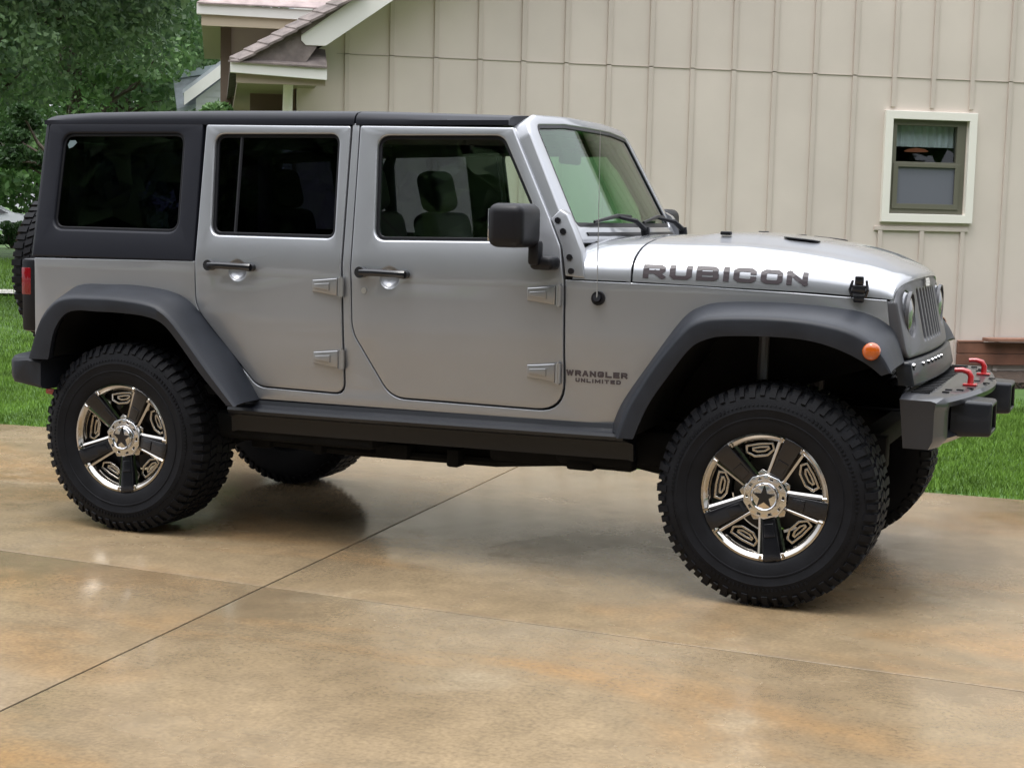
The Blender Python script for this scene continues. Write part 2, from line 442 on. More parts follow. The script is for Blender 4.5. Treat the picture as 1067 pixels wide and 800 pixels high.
while k*.406 < S1:
    s = k*.406
    if s > -.8:
        if wx0-.1 < s < wx1+.1:
            slabW(bm, s-.022, s+.022, 2.59, wtop(s)-.02, -.021, -.001, .003)
        else:
            zt = wtop(s)-.02
            slabW(bm, s-.022, s+.022, -.2, min(ZS-.002, zt), -.021, -.001, .003)
            if zt > ZS+.03: slabW(bm, s-.022, s+.022, ZS+.006, zt, -.024, -.001, .003)
    k += 1
slabW(bm, 4.74, 5.72, 1.40, 1.44, -.024, -.001, .003)
for s in (4.80, 5.235, 5.665): slabW(bm, s-.022, s+.022, -.2, 1.40, -.022, -.001, .003)
obj('batten', bm, battenm, house, smooth=0)['kind'] = 'stuff'
bm = B(); slabW(bm, -.5, S1, ZS-.0, ZS+.004, -.007, -.001); obj('seam_flashing', bm, taupe, house, smooth=0)
# window
wi = empty('window', W_((wx0+wx1)/2, wz0, 0), WA, house)
bm = B()
panel(bm, [(4.792, 1.483), (5.748, 1.483), (5.748, 2.555), (4.792, 2.555)], [[(4.872, 1.565), (5.668, 1.565), (5.668, 2.475), (4.872, 2.475)]], mpW if 0 else (lambda u, v, d: W_(u, v, d-.045)), .044, bev=.004)
obj('window_trim', bm, cream, wi, smooth=0)
bm = B()
panel(bm, [(4.860, 1.55), (5.66, 1.55), (5.66, 2.48), (4.860, 2.48)], [[(4.935, 2.07), (5.565, 2.07), (5.565, 2.42), (4.935, 2.42)], [(4.925, 1.655), (5.575, 1.655), (5.575, 2.035), (4.925, 2.035)]], lambda u, v, d: W_(u, v, d+.005), .06, bev=.003)
panel(bm, [(4.91, 1.615), (5.605, 1.615), (5.605, 2.055), (4.91, 2.055)], [[(4.96, 1.665), (5.555, 1.665), (5.555, 2.02), (4.96, 2.02)]], lambda u, v, d: W_(u, v, d-.008), .01, bev=.002)
obj('window_frame', bm, olive, wi, smooth=0)
bm = B(); polyW(bm, [(4.94, 1.64), (5.57, 1.64), (5.57, 2.04), (4.94, 2.04)], .012, .016); obj('insect_screen', bm, screenm, wi, smooth=0)
bm = B(); polyW(bm, [(4.93, 2.05), (5.57, 2.05), (5.57, 2.43), (4.93, 2.43)], .035, .039)
obj('pane', bm, glassmat('house_glass', (.8, .84, .86)), wi, smooth=0)
bm = B()
rows = []
for i in range(60):
    u = 4.90+i*.012; rows.append([W_(u, z, .12+.018*math.sin(i*1.1)+.008*math.sin(i*2.3)) for z in (2.22, 2.33, 2.45)])
grid(bm, rows); obj('curtain', bm, mat('curtain', (.85, .84, .82), .8), wi, smooth=60)
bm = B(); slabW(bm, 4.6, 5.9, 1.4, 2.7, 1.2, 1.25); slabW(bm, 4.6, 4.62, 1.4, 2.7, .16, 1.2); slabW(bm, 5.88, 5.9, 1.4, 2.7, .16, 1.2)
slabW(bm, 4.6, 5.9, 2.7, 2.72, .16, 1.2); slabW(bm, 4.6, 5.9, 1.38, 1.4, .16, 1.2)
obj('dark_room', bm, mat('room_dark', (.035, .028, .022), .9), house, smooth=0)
bm = B(); lathe(bm, [(.001, .02), (.08, .008), (.12, -.012), (.11, -.018), (.001, -.012)], 20, lambda r_, a_, th: W_(5.28+r_*math.cos(th), 2.20+a_, .30+r_*math.sin(th)))
obj('room_lamp', bm, mat('lamp_glow', (.25, .09, .05), .5, emit=((.8, .3, .15), .12)), house, smooth=60)
# roof of the gable wing
def roofW(bm, pts, t=.05):
    """pts: list of (s,z,dep), top surface; thickened downwards"""
    a = [bm.verts.new(W_(*p)) for p in pts]; b = [bm.verts.new(W_(p[0], p[1]-t, p[2])) for p in pts]
    bm.faces.new(a); bm.faces.new(b[::-1])
    for i in range(len(a)): j = (i+1) % len(a); bm.faces.new((a[i], b[i], b[j], a[j]))
OV = -.42
bm = B()
kq = kp0 = K(-.60, 2.937, OV)
lowO = lambda s: kq[1]+(s-kq[0])*SL
top = lambda s: lowO(s)+.275
zE = 2.74
roofW(bm, [(RS, top(RS), OV-.02), (-.84, top(-.84), OV-.02), (-.84, top(-.84), 9), (RS, top(RS), 9)], .04)
roofW(bm, [(RS, top(RS), OV+.02), (2*RS+1.4, top(-1.4), OV+.02), (2*RS+1.4, top(-1.4), 9), (RS, top(RS), 9)])
obj('roof', bm, shingle, house, smooth=0)
bm = B()                                  # white rake board, tapering at its foot
kk = (dist+OV)/dist
def kp(s, z): q = K(s, z, OV); return (q[0], q[1])
foot = [(-.84, lowO(-.84)+.19), (-.80, lowO(-.84)+.15), (kq[0], kq[1]), (RS, lowO(RS)), (RS, lowO(RS)+.235), (-.84, lowO(-.84)+.235)]
polyW(bm, foot, OV, OV+.035)
q = [( 2*RS-p[0], p[1]) for p in foot][::-1]; polyW(bm, q, OV+.001, OV+.034)
# soffit under the rake
roofW(bm, [(-.6, rake(-.6)+.03, OV+.03), (RS, rake(RS)+.03, OV+.03), (RS, rake(RS)+.03, 0.0), (-.6, rake(-.6)+.03, 0.0)], .012)
obj('rake_board', bm, white, house, smooth=0)
# boxed return with its own little roof
bm = B()
OB = -.46
a0 = K(-1.444, 2.735, OB); a1 = K(-.585, 2.70, OB); b0 = K(-1.44, 2.64, OB); b1 = K(-.585, 2.61, OB)
polyW(bm, [(a0[0], a0[1]+.03), (a0[0], b0[1]+.03), (a1[0], b0[1]-.005), (a1[0], a0[1]-.005)], OB, OB+.09)     # gutter face
obj('gutter', bm, white, house, smooth=0)
bm = B()
slabW(bm, a0[0]+.05, a1[0]-.01, b0[1]-.055, b0[1]+.028, OB+.05, OB+.08)
slabW(bm, a0[0]+.06, -.70, b0[1]-.05, b0[1]-.03, OB+.08, 0)
slabW(bm, a0[0]+.06, -.86, b0[1]-.05, b0[1]-.03, 0, 8)
obj('soffit', bm, mat('soffit_tan', (.33, .27, .21), .8), house, smooth=0)
bm = B()
# small pent roof over the return: shingle courses rising to the rake foot
z0 = a0[1]+.035
for i in range(2):
    roofW(bm, [(a0[0]-.02+.28*i, z0+.085*i+.006*i, OB-.02+.14*i), (a1[0], z0-.02+.085*i, OB-.02+.14*i), (a1[0], z0+.07+.085*i, OB+.13+.14*i), (a0[0]+.30+.26*i, z0+.09+.085*i, OB+.13+.14*i)], .014)
# hip caps climbing along the rake
n = 9
for i in range(n):
    t0, t1 = i/n, (i+1.12)/n
    s0_, s1_ = -1.36+1.10*t0, -1.36+1.10*t1; z0_, z1_ = 2.765+.66*t0, 2.765+.66*t1
    q0 = K(s0_, z0_, OB+.05); q1 = K(s1_, z1_, OB+.05)
    roofW(bm, [(q0[0], q0[1]+.014, OB-.03), (q1[0], q1[1], OB-.03), (q1[0]-.09, q1[1]+.035, OB+.14), (q0[0]-.09, q0[1]+.049, OB+.14)], .022)
roofW(bm, [(a0[0]+.02, a0[1]+.03, OB+.02), (-.80, a0[1]+.06, OB+.03), (-.45, top(-.45)-.05, OB+.10), (-.50, top(-.45)-.06, OB+.12)], .01)
# left slope of the main roof behind the caps
roofW(bm, [(a0[0], a0[1]+.04, OB+.15), (-.80, top(-.80)-.06, OB+.15), (-.80, top(-.80)-.06, 8), (a0[0], a0[1]+.04, 8)], .04)
obj('return_roof', bm, shingle, house, smooth=0)
bm = B()
p0 = K(-.93, 2.60, -.30)
tube(bm, [W_(p0[0], 2.66, -.32), W_(p0[0], 2.58, -.32), W_(p0[0], 2.45, -.22), W_(p0[0], 2.30, -.15), W_(p0[0], 0.1, -.15)], .045, 10)
obj('downspout', bm, cream, house)
bm = B(); slabW(bm, -1.25, -.86, -.2, 2.56, .9, 1.0); slabW(bm, -.90, -.86, -.2, 2.6, .15, .9); obj('porch_wall', bm, shade_brown, house, smooth=0)
# upper part of the house further back
UD = 4.0
bm = B()
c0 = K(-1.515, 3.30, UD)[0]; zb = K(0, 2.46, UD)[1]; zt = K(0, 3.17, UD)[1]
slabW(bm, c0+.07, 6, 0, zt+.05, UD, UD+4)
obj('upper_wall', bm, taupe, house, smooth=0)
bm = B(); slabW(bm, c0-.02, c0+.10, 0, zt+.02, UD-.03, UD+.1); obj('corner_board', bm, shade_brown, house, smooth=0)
bm = B(); slabW(bm, c0+.11, c0+1.1, zb-.02, zb+.05, UD-.10, UD-.03); obj('ledge', bm, mat('ledge_tan', (.5, .45, .37), .7), house, smooth=0)
bm = B()
e0 = K(-1.74, 3.25, UD-.6); e1 = K(.4, 3.25, UD-.6)
polyW(bm, [(e0[0], e0[1]+.01), (e0[0], e0[1]-.10), (e1[0], e0[1]-.13), (e1[0], e0[1]-.02)], UD-.6, UD-.5)
obj('upper_gutter', bm, white, house, smooth=0)
bm = B()
slabW(bm, e0[0]+.05, e1[0], e0[1]-.17, e0[1]-.15, UD-.55, UD)
slabW(bm, e0[0]+.05, e1[0], e0[1]-.22, e0[1]-.105, UD-.56, UD-.53)
slabW(bm, e0[0]+.05, c0+.06, e0[1]-.17, e0[1]-.15, UD, UD+4)
obj('upper_soffit', bm, mat('upper_soffit', (.45, .38, .28), .8), house, smooth=0)
bm = B()
for i in range(14):
    roofW(bm, [(e0[0]+.12*i, e0[1]+.02+.085*i, UD-.63+.16*i), (7, e0[1]+.02+.085*i, UD-.63+.16*i), (7, e0[1]+.115+.085*i, UD-.46+.16*i), (e0[0]+.12*i+.12, e0[1]+.115+.085*i, UD-.46+.16*i)], .015)
obj('upper_roof', bm, mat('shingle_pink', (.30, .24, .23), .9, var=(7, .3), bump=(40, .5, .01)), house, smooth=0)
# shrub at the porch
def leaf_cloud(centres, radii, n, size, seed=1, flat=.6):
    g = np.random.default_rng(seed)
    c = np.asarray(centres, float); r_ = np.asarray(radii, float)
    idx = g.integers(0, len(c), n)
    d = g.normal(size=(n, 3)); d /= np.linalg.norm(d, axis=1)[:, None]
    rad = g.uniform(.45, 1.05, n)**.6
    P = c[idx]+d*rad[:, None]*r_[idx][:, None]*np.array([1, 1, flat])
    # leaf quads: bent rhombus
    a = g.normal(size=(n, 3)); a[:, 2] -= .25; a /= np.linalg.norm(a, axis=1)[:, None]
    b = np.cross(a, g.normal(size=(n, 3))); b /= np.linalg.norm(b, axis=1)[:, None]
    s = size*g.uniform(.6, 1.35, n)[:, None]
    V = np.stack([P-a*s*.5, P+b*s*.28, P+a*s*.5, P-b*s*.28], 1)
    return V.reshape(-1, 3), np.arange(n*4).reshape(n, 4)
def limb(bm, p, q, r0, r1, g, n=5, wob=.08):
    p = Vector(p); q = Vector(q); L_ = (q-p).length
    pts = [p.lerp(q, i/n)+(Vector(g.normal(0, wob*L_*.5, 3)) if 0 < i < n else Vector()) for i in range(n+1)]
    tube(bm, pts, [r0+(r1-r0)*i/n for i in range(n+1)], 7)
def tree(name, base, height, spread, zlow, n, leafsize, lm, seed, label, cat, group=None, nclump=34, trunk_r=.22, shift=0, near=0):
    g = np.random.default_rng(seed)
    t = empty(name, base); tag(t, label, cat, group)
    bx, by, bz = base
    cz = (zlow+height)/2; hz = (height-zlow)/2
    cen = []; rad = []
    for i in range(nclump):
        d = g.normal(size=3); d /= np.linalg.norm(d); rr = g.uniform(.35, 1)**.5
        cen.append((bx+shift*.93+near*.5+d[0]*rr*spread, by+shift*.38-near*.85+d[1]*rr*spread, bz+cz+d[2]*rr*hz*.9)); rad.append(spread*g.uniform(.20, .38))
    V, F = leaf_cloud(cen, rad, n, leafsize, seed+7)
    link('crown', quads_mesh('crown', V, F), lm, t)
    bm = B()
    fork = Vector((bx, by, bz+zlow+hz*.08))
    limb(bm, (bx, by, bz-.1), fork, trunk_r, trunk_r*.7, g, 6, .03)
    for i in range(0, nclump, 2): limb(bm, fork+Vector((0, 0, g.uniform(-.1, .9)*hz*.5)), cen[i], trunk_r*.22, .015, g, 4, .1)
    obj('trunk', bm, bark, t, smooth=60)
    return t
CAMP = CP
def at(px, d, py=None):
    """ground point seen at photo column px, d metres from the camera"""
    a = fw+r2*((px-533.5)/1630.7); a = Vector((a.x, a.y, 0)).normalized()
    p = CAMP+a*d; return p.x, p.y, terrain_z(p.x, p.y)-.03
tree('deciduous_tree', at(-45, 25.5), 10.5, 3.0, 2.2, 90000, .115, leafA, 3, 'big dark green tree spreading over the lawn left of the house', 'tree', nclump=90, shift=1.15, near=1.0)
tree('deciduous_tree', at(88, 33), 12, 2.9, 2.0, 36000, .14, leafB, 11, 'lighter green tree between the big dark tree and the house', 'tree', nclump=50)
tree('small_tree', at(50, 21), 3.0, .55, 1.75, 9000, .09, leafC, 5, 'small dense tree under the left side of the big tree', 'tree', nclump=16, trunk_r=.07, shift=-.3)
tree('deciduous_tree', at(130, 46), 14, 6.0, 2.6, 30000, .22, leafA, 21, 'dark tree far behind the gap between the two big trees', 'tree', nclump=46)
tree('deciduous_tree', at(-60, 44), 13, 6.5, 2.9, 30000, .26, leafA, 23, 'dark tree at the far left edge behind the pale parked sedan', 'tree', nclump=46)
tree('deciduous_tree', at(215, 52), 17, 6.0, 5.5, 26000, .24, leafB, 25, 'pale green tree showing over the neighbouring roof', 'tree', nclump=46)
tree('deciduous_tree', at(40, 96), 15, 12, .2, 46000, .45, leafB, 27, 'farthest green tree beyond the pale parked sedan', 'tree', nclump=60)
tree('deciduous_tree', at(-330, 58), 14, 7, 1.2, 30000, .30, leafA, 61, 'dark tree far out on the lawn, left of the parked sedan', 'tree', nclump=46)
tree('deciduous_tree', at(-620, 60), 15, 7.5, 1.2, 30000, .30, leafB, 62, 'pale green tree farthest to the left across the lawn', 'tree', nclump=46)
# trees across the street behind the viewer: what the paint and the glass mirror
for i, (x, y, h, s_) in enumerate([(-19, -24, 20, 7.5), (-7, -27, 21, 8), (6, -27, 20, 8), (19, -24, 20, 7.5), (24, -9, 20, 7), (30, 5, 18, 7), (-13, -36, 24, 9), (0, -38, 25, 9), (13, -36, 24, 9)]):
    tree('street_tree', (x, y, -.03), h, s_, 1.0, 22000, 1.05, leafA, 40+i, ['broad tree across the road, farthest left of the row', 'broad tree across the road, second of the row', 'broad tree across the road behind the viewer', 'broad tree across the road, right of the viewer', 'tree beyond the right end of the driveway', 'tree standing right of the house far from the driveway', 'tall tree in the rear row across the road, at its left end', 'tall tree in the middle of the rear row across the road', 'tall tree in the rear row across the road, at its right end'][i], 'tree', 'trees across the road', nclump=46 if i < 6 else 70)
# bush in front of the far car, porch plant
g_ = np.random.default_rng(9)
def shrub(name, base, r_, h, n, ls, lm, label, seed):
    cen = [(base[0]+g_.normal()*r_*.45, base[1]+g_.normal()*r_*.45, base[2]+g_.uniform(.3, .9)*h) for _ in range(10)]
    t = empty(name, base); tag(t, label, 'shrub')
    V, F = leaf_cloud(cen, [r_*.5]*10, n, ls, seed, .8); link('foliage', quads_mesh('foliage', V, F), lm, t)
    bm = B()
    for c in cen: limb(bm, (base[0], base[1], base[2]-.05), c, .02, .008, g_, 3)
    obj('stem', bm, bark, t, smooth=60)
shrub('clipped_bush', at(14, 53), .42, .8, 5000, .09, leafC, 'dark rounded bush on the lawn in front of the pale sedan', 3)
pp = W_(*K(-1.32, 0, 1.4)[:1], 0, 1.4)
shrub('porch_shrub', (pp.x, pp.y, -.03), .36, 2.75, 9000, .06, leafB, 'bright green leafy shrub beside the brown porch corner', 4)
# ------------------------------------------------------------------ neighbour's house
nb = empty('neighbour_house', W_(*K(-1.2, 0, 17)[:1], 0, 17), WA)
tag(nb, 'pale grey neighbouring house with lap siding and white rake board', 'house')
def KP(s, z, dep): q = K(s, z, dep); return (q[0], q[1])
ND = 17
bm = B(); A1 = KP(-1.80, 2.40, ND); A2 = KP(-1.50, 2.64, ND)
sl_ = (A2[1]-A1[1])/(A2[0]-A1[0])
rid = A1[0]+3.2
polyW(bm, [(A1[0]+.12, 0), (rid*2-A1[0], 0), (rid*2-A1[0], A1[1]), (rid, A1[1]+sl_*3.2), (A1[0]+.12, A1[1]+.05)], ND, ND+.2)
for i in range(40):
    z = .2+i*.13
    if z < A1[1]-.1: slabW(bm, A1[0]+.12, rid*2-A1[0], z, z+.012, ND-.012, ND-.001)
    else:
        s0_ = A1[0]+(z-A1[1])/sl_+.2
        if s0_ < rid: slabW(bm, s0_, rid, z, z+.012, ND-.012, ND-.001)
obj('siding', bm, whitewall, nb, smooth=0)
bm = B()
polyW(bm, [(A1[0]-.10, A1[1]-.10), (A1[0]-.10, A1[1]+.14), (rid, A1[1]+.16+sl_*3.3), (rid, A1[1]-.06+sl_*3.2)], ND-.35, ND-.3)
obj('rake_board', bm, white, nb, smooth=0)
bm = B()
roofW(bm, [(A1[0]-.12, A1[1]+.20, ND-.34), (rid, A1[1]+.24+sl_*3.3, ND-.34), (rid, A1[1]+.24+sl_*3.3, ND+6), (A1[0]-.12, A1[1]+.20, ND+6)], .08)
q0 = KP(-1.90, 2.60, ND+3); q1 = KP(-1.3, 2.72, ND+3)
roofW(bm, [(q0[0], q0[1]-.7, ND+2), (q1[0], q1[1]-.6, ND+2), (q1[0], q1[1], ND+3), (q0[0]-.1, q0[1], ND+3)], .08)
obj('roof', bm, mat('grey_shingle', (.38, .41, .44), .9, var=(5, .2)), nb, smooth=0)
bm = B()
polyW(bm, [(q0[0]-.25, q0[1]-.06), (q1[0], q1[1]-.02), (q1[0], q1[1]+.16), (q0[0]-.25, q0[1]+.08)], ND+2.9, ND+2.97)
obj('ridge_board', bm, mat('pale_board', (.6, .66, .7), .6), nb, smooth=0)
# ------------------------------------------------------------------ timber deck edge, mulch bed
bm = B(); slabW(bm, 3.2, 12, -.2, .03, -1.1, -.005); tag(obj('mulch_bed', bm, mulch, smooth=0), kind='structure')
dk = empty('deck', W_(8, 0, -.5), WA); tag(dk, 'brown timber deck edge along the beige wall at the right', 'deck')
bm = B()
for i in range(2): slabW(bm, 5.66, 11.5, .09+.115*i, .20+.115*i, -.06-.002*i, -.026, .006)
obj('fascia_board', bm, timber, dk, smooth=0)
bm = B(); slabW(bm, 5.93, 11.5, .33, .365, -.16, -.028, .006); slabW(bm, 5.66, 5.93, .318, .335, -.07, -.028, .004)
obj('deck_board', bm, mat('timber_top', (.24, .12, .08), .6, var=(5, .3)), dk, smooth=0)
# ------------------------------------------------------------------ far pale sedan
def sedan(px_end, d):
    e = Vector(at(px_end, d)); C0 = CAMP.copy()
    f = Vector((e.x-C0.x, e.y-C0.y, 0)).normalized(); s = Vector((f.y, -f.x, 0))   # s: to the right in view
    org = e-s*2.25; org.z = e.z+.03
    ang = math.atan2(s.y, s.x)
    root = empty('parked_car', org, ang); tag(root, 'pale silver sedan parked far off beyond the lawn at the left edge', 'car')
    M = WM[root.name]
    T = lambda x, y, z: M @ Vector((x, y, z))
    bm = B()
    prof = [(-2.25, .35), (-2.28, .62), (-2.2, .88), (-1.55, .96), (-.75, 1.36), (.1, 1.43), (.75, 1.38), (1.45, 1.02), (2.05, .94), (2.22, .80), (2.27, .55), (2.22, .33)]
    rings = []
    for y, sx in ((-.86, .0), (-.89, .1), (-.6, 1), (0, 1.02), (.6, 1), (.89, .1), (.86, 0)):
        k = 1 if abs(y) < .8 else .985
        rings.append([T(x*k, y*(1 if z < 1 else .82), z*(1 if abs(y) < .8 else .995)) for x, z in prof])
    grid(bm, rings, closed=True, cap=True); obj('body', bm, mat('pale_paint', (.62, .64, .66), .3, .2, .8), root, smooth=40)
    bm = B()
    for sg in (-1, 1):
        a = [bm.verts.new(T(x, sg*(.895-.16*(z-.9)/.45), z)) for x, z in ((-1.35, .98), (-.72, 1.30), (.1, 1.36), (.68, 1.31), (1.25, 1.0))]; bm.faces.new(a)
    obj('side_window', bm, glossblack, root, smooth=0)
    for x in (-1.38, 1.42):
        for sg in (-1, 1):
            bm = B(); lathe(bm, [(.05, 0), (.22, .0), (.31, -.02), (.33, -.05), (.33, -.2), (.05, -.2)], 24, lambda r_, a_, th: T(x+r_*math.cos(th), sg*(.9+a_), .33+r_*math.sin(th)))
            obj('wheel', bm, rubber, root)
sedan(38, 66)
# ================================================================== THE VEHICLE
car = empty('off_road_vehicle', (1.47, 0, 0))
tag(car, 'lifted silver four door off road vehicle with black hardtop on chrome spoked wheels', 'car')
def hw(x, z):
    h = .785-.19*(z-1.24) if z > 1.24 else .785-.05*max(0, .95-z)
    if x > 2.2 : h -= (.785-.60)*min(1, (x-2.2)/1.17)
    return h
CV = [.72, .80, .88, .95, 1.02, 1.10, 1.18, 1.24, 1.30, 1.4, 1.5, 1.6, 1.7, 1.8]
def side_map(sg, off=0): return lambda u, v, d: (u, sg*(hw(u, v)+off-d), v)
# --- outlines (x, z)
rdoor = [(.320, 1.839, .012), (.339, 1.163), (.344, 1.03, .16), (.655, .700, .10), (1.085, .694, .12), (1.083, .80), (1.048, 1.833, .012)]
fdoor = [(1.094, 1.835, .012), (1.128, .965, .18), (1.31, .694, .13), (2.092, .690, .12), (2.080, 1.22), (2.056, 1.349, .1), (2.001, 1.457), (1.800, 1.828, .012)]
rwin = [(.379, 1.789, .04), (.412, 1.360, .04), (1.015, 1.361, .03), (.991, 1.791, .04)]
fwin = [(1.190, 1.785, .045), (1.222, 1.360, .045), (1.948, 1.374, .03), (1.905, 1.524), (1.756, 1.787, .06)]
qwin = [(-.447, 1.786, .045), (-.446, 1.368, .045), (.219, 1.369, .045), (.200, 1.789, .045)]
rd = fillet(rdoor, 8); fd = fillet(fdoor, 8); 
def grow(P, d):
    P = P if area2(P) > 0 else P[::-1]
    return offset(P, -d)
rw = grow(fillet(rwin), .007); fwn = grow(fillet(fwin), .007); qw = grow(fillet(qwin), .010)
G = .006
rdo = fillet([(.340-G, 1.235), (.339-G, 1.163), (.344-G, 1.03, .16), (.652, .700-G, .10), (1.085+G, .694-G, .12), (1.083+G, .80), (1.048+G, 1.845)], 8)
fdo = fillet([(1.094-G, 1.845), (1.128-G, .965, .18), (1.308, .694-G, .13), (2.092+G, .690-G, .12), (2.080+G, 1.22)], 8)
tub = [(-.545, 1.222)]+rdo+fdo+[(2.30, 1.218), (2.60, 1.214), (3.0, 1.200), (3.33, 1.184), (3.345, 1.08), (3.2, 1.075), (3.02, 1.10), (2.80, 1.10), (2.68, 1.07), (2.56, .97), (2.42, .78), (2.33, .645)]
tub += [(.66, .640), (.56, .76), (.42, .93), (.31, 1.03), (.20, 1.07), (.03, 1.09), (-.26, 1.08), (-.31, 1.05), (-.42, .96), (-.48, .80), (-.49, .66), (-.53, .66), (-.545, .75)]
bm = B()
for sg in (-1, 1): panel(bm, tub, [], side_map(sg), .03, bev=.005, cv=CV, cu=[2.2, 2.5, 2.9])
# tailgate / rear wall, floor and firewall close the tub
box(bm, (-.545, 0, .94), (.05, 1.52, .56), .012)
obj('body', bm, paint, car, smooth=30)
# inner seal sheets (dark, behind the door gaps)
bm = B()
seal = fillet([(-.52, 1.20), (-.50, 1.10), (.40, 1.10), (.50, .70), (2.28, .68), (2.30, 1.18), (2.06, 1.30), (1.995, 1.44), (1.80, 1.815), (.29, 1.83), (.30, 1.2)])
for sg in (-1, 1): panel(bm, seal, [offset(rw if area2(rw) > 0 else rw[::-1], -.012), offset(fwn if area2(fwn) > 0 else fwn[::-1], -.012)], side_map(sg, -.042), .02, bev=0, cv=CV)
obj('door_seal', bm, trimblack, car, smooth=30)
bm = B()
box(bm, (.9, 0, .66), (2.9, 1.46, .04)); box(bm, (2.22, 0, .95), (.05, 1.46, .52)); box(bm, (2.75, 0, 1.0), (1.1, 1.0, .1))
obj('floor_pan', bm, under, car, smooth=0)
# --- doors
def hinge(parent, x1, z, sg):
    bm = B()
    y = lambda zz: sg*(hw(x1, zz)+.0)
    pts = [(x1-.138, -.026), (x1-.10, -.029), (x1-.045, -.035), (x1-.012, -.038), (x1-.012, .038), (x1-.045, .035), (x1-.10, .029), (x1-.138, .026)]
    panel(bm, [(a, b+z) for a, b in pts], [], lambda u, v, d: (u, sg*(hw(x1, z)+.026-.012*(x1-u)/.14-d), v), .03, bev=.006)
    panel(bm, [(x1-.125, z-.010), (x1-.05, z-.016), (x1-.05, z+.016), (x1-.125, z+.010)], [], lambda u, v, d: (u, sg*(hw(x1, z)+.031-.012*(x1-u)/.14-d), v), .01, bev=.003)
    tube(bm, [(x1+.001, sg*(hw(x1, z)+.014), z-.04), (x1+.001, sg*(hw(x1, z)+.014), z+.04)], .014, 12)
    tube(bm, [(x1+.001, sg*(hw(x1, z)+.014), z-.046), (x1+.001, sg*(hw(x1, z)+.014), z+.046)], .007, 8)
    return obj('hinge', bm, mat('hinge_silver', (.30, .30, .305), .3, .8, .5) if 'hinge_silver' not in bpy.data.materials else bpy.data.materials['hinge_silver'], parent, smooth=30)
def door(outline, win, sg, hx, hz, hx2, hinges, label, gm, divider=None):
    d = empty('door', (sum(p[0] for p in outline)/len(outline), sg*.78, .7), parent=car)
    if label: d['label'] = label
    bm = B(); cup = [(hx2+.043*math.cos(a), hz-.018+.043*math.sin(a)) for a in np.linspace(0, 2*np.pi, 25)[:-1]]
    panel(bm, outline, [win, cup], side_map(sg, .004), .035, bev=.006, hbev=.009, cv=CV)
    obj('door_panel', bm, paint, d, smooth=30)
    bm = B()
    # recessed cup behind the handle
    rings = []
    for k in range(25):
        a = 2*math.pi*k/24; rings.append([(hx2+r_*math.cos(a), sg*(hw(hx2, hz)+.002-dd), hz-.018+r_*math.sin(a)) for r_, dd in ((.044, .006), (.036, .018), (.02, .027), (.001, .030))])
    grid(bm, rings); obj('handle_cup', bm, paint, d, smooth=60)
    bm = B()
    x0, x1 = hx
    yb = hw(x0, hz)
    tube(bm, [(x0+.022, sg*(yb-.005), hz), (x0+.022, sg*(yb+.040), hz)], .024, 16)
    tube(bm, [(x0+.022, sg*(yb+.030), hz), (x0+.09, sg*(yb+.040), hz+.001), (x1-.05, sg*(yb+.040), hz-.001), (x1-.015, sg*(yb+.028), hz-.003)], [.016, .015, .015, .018], 10)
    tube(bm, [(x1-.018, sg*(yb-.005), hz-.003), (x1-.018, sg*(yb+.032), hz-.003)], .018, 14)
    obj('handle', bm, glossblack, d)
    bm = B()
    w2 = offset(win if area2(win) > 0 else win[::-1], -.002)
    panel(bm, w2, [offset(w2, .016)], side_map(sg, -.012), .012, bev=.002, cv=CV)
    if divider: tube(bm, [(divider[0], sg*(hw(.5, 1.36)-.02), 1.355), (divider[1], sg*(hw(.5, 1.79)-.02), 1.79)], .008, 6)
    obj('window_seal', bm, trimblack, d, smooth=30)
    bm = B(); g2 = offset(w2, .006)
    vs2 = B(); panel(bm, g2, [], side_map(sg, -.020), .004, bev=0, cv=CV); vs2.free()
    obj('window_glass', bm, gm, d, smooth=30)
    for (x, z) in hinges: hinge(d, x, z, sg)
    return d
for sg in (-1, 1):
    door(rd, rw, sg, (.405, .651), 1.221, .556, [(1.075, 1.150), (1.080, .842)], None, privacy, (.517, .500))
    dd_ = door(fd, fwn, sg, (1.155, 1.397), 1.217, 1.300, [(2.066, 1.156), (2.071, .844)], None, tint)
    bm = B()
    tube(bm, [(1.183, sg*(hw(1, 1.14)), 1.140), (1.183, sg*(hw(1, 1.14)+.008), 1.140)], .013, 12); obj('key_lock', bm, steel, dd_)
# --- hardtop
bm = B()
ht = fillet([(-.555, 1.228), (.338-.012, 1.233), (.318-.016, 1.842), (-.541, 1.85, .03)])
for sg in (-1, 1): panel(bm, ht, [qw], side_map(sg, .003), .03, bev=.008, hbev=.012, cv=CV)
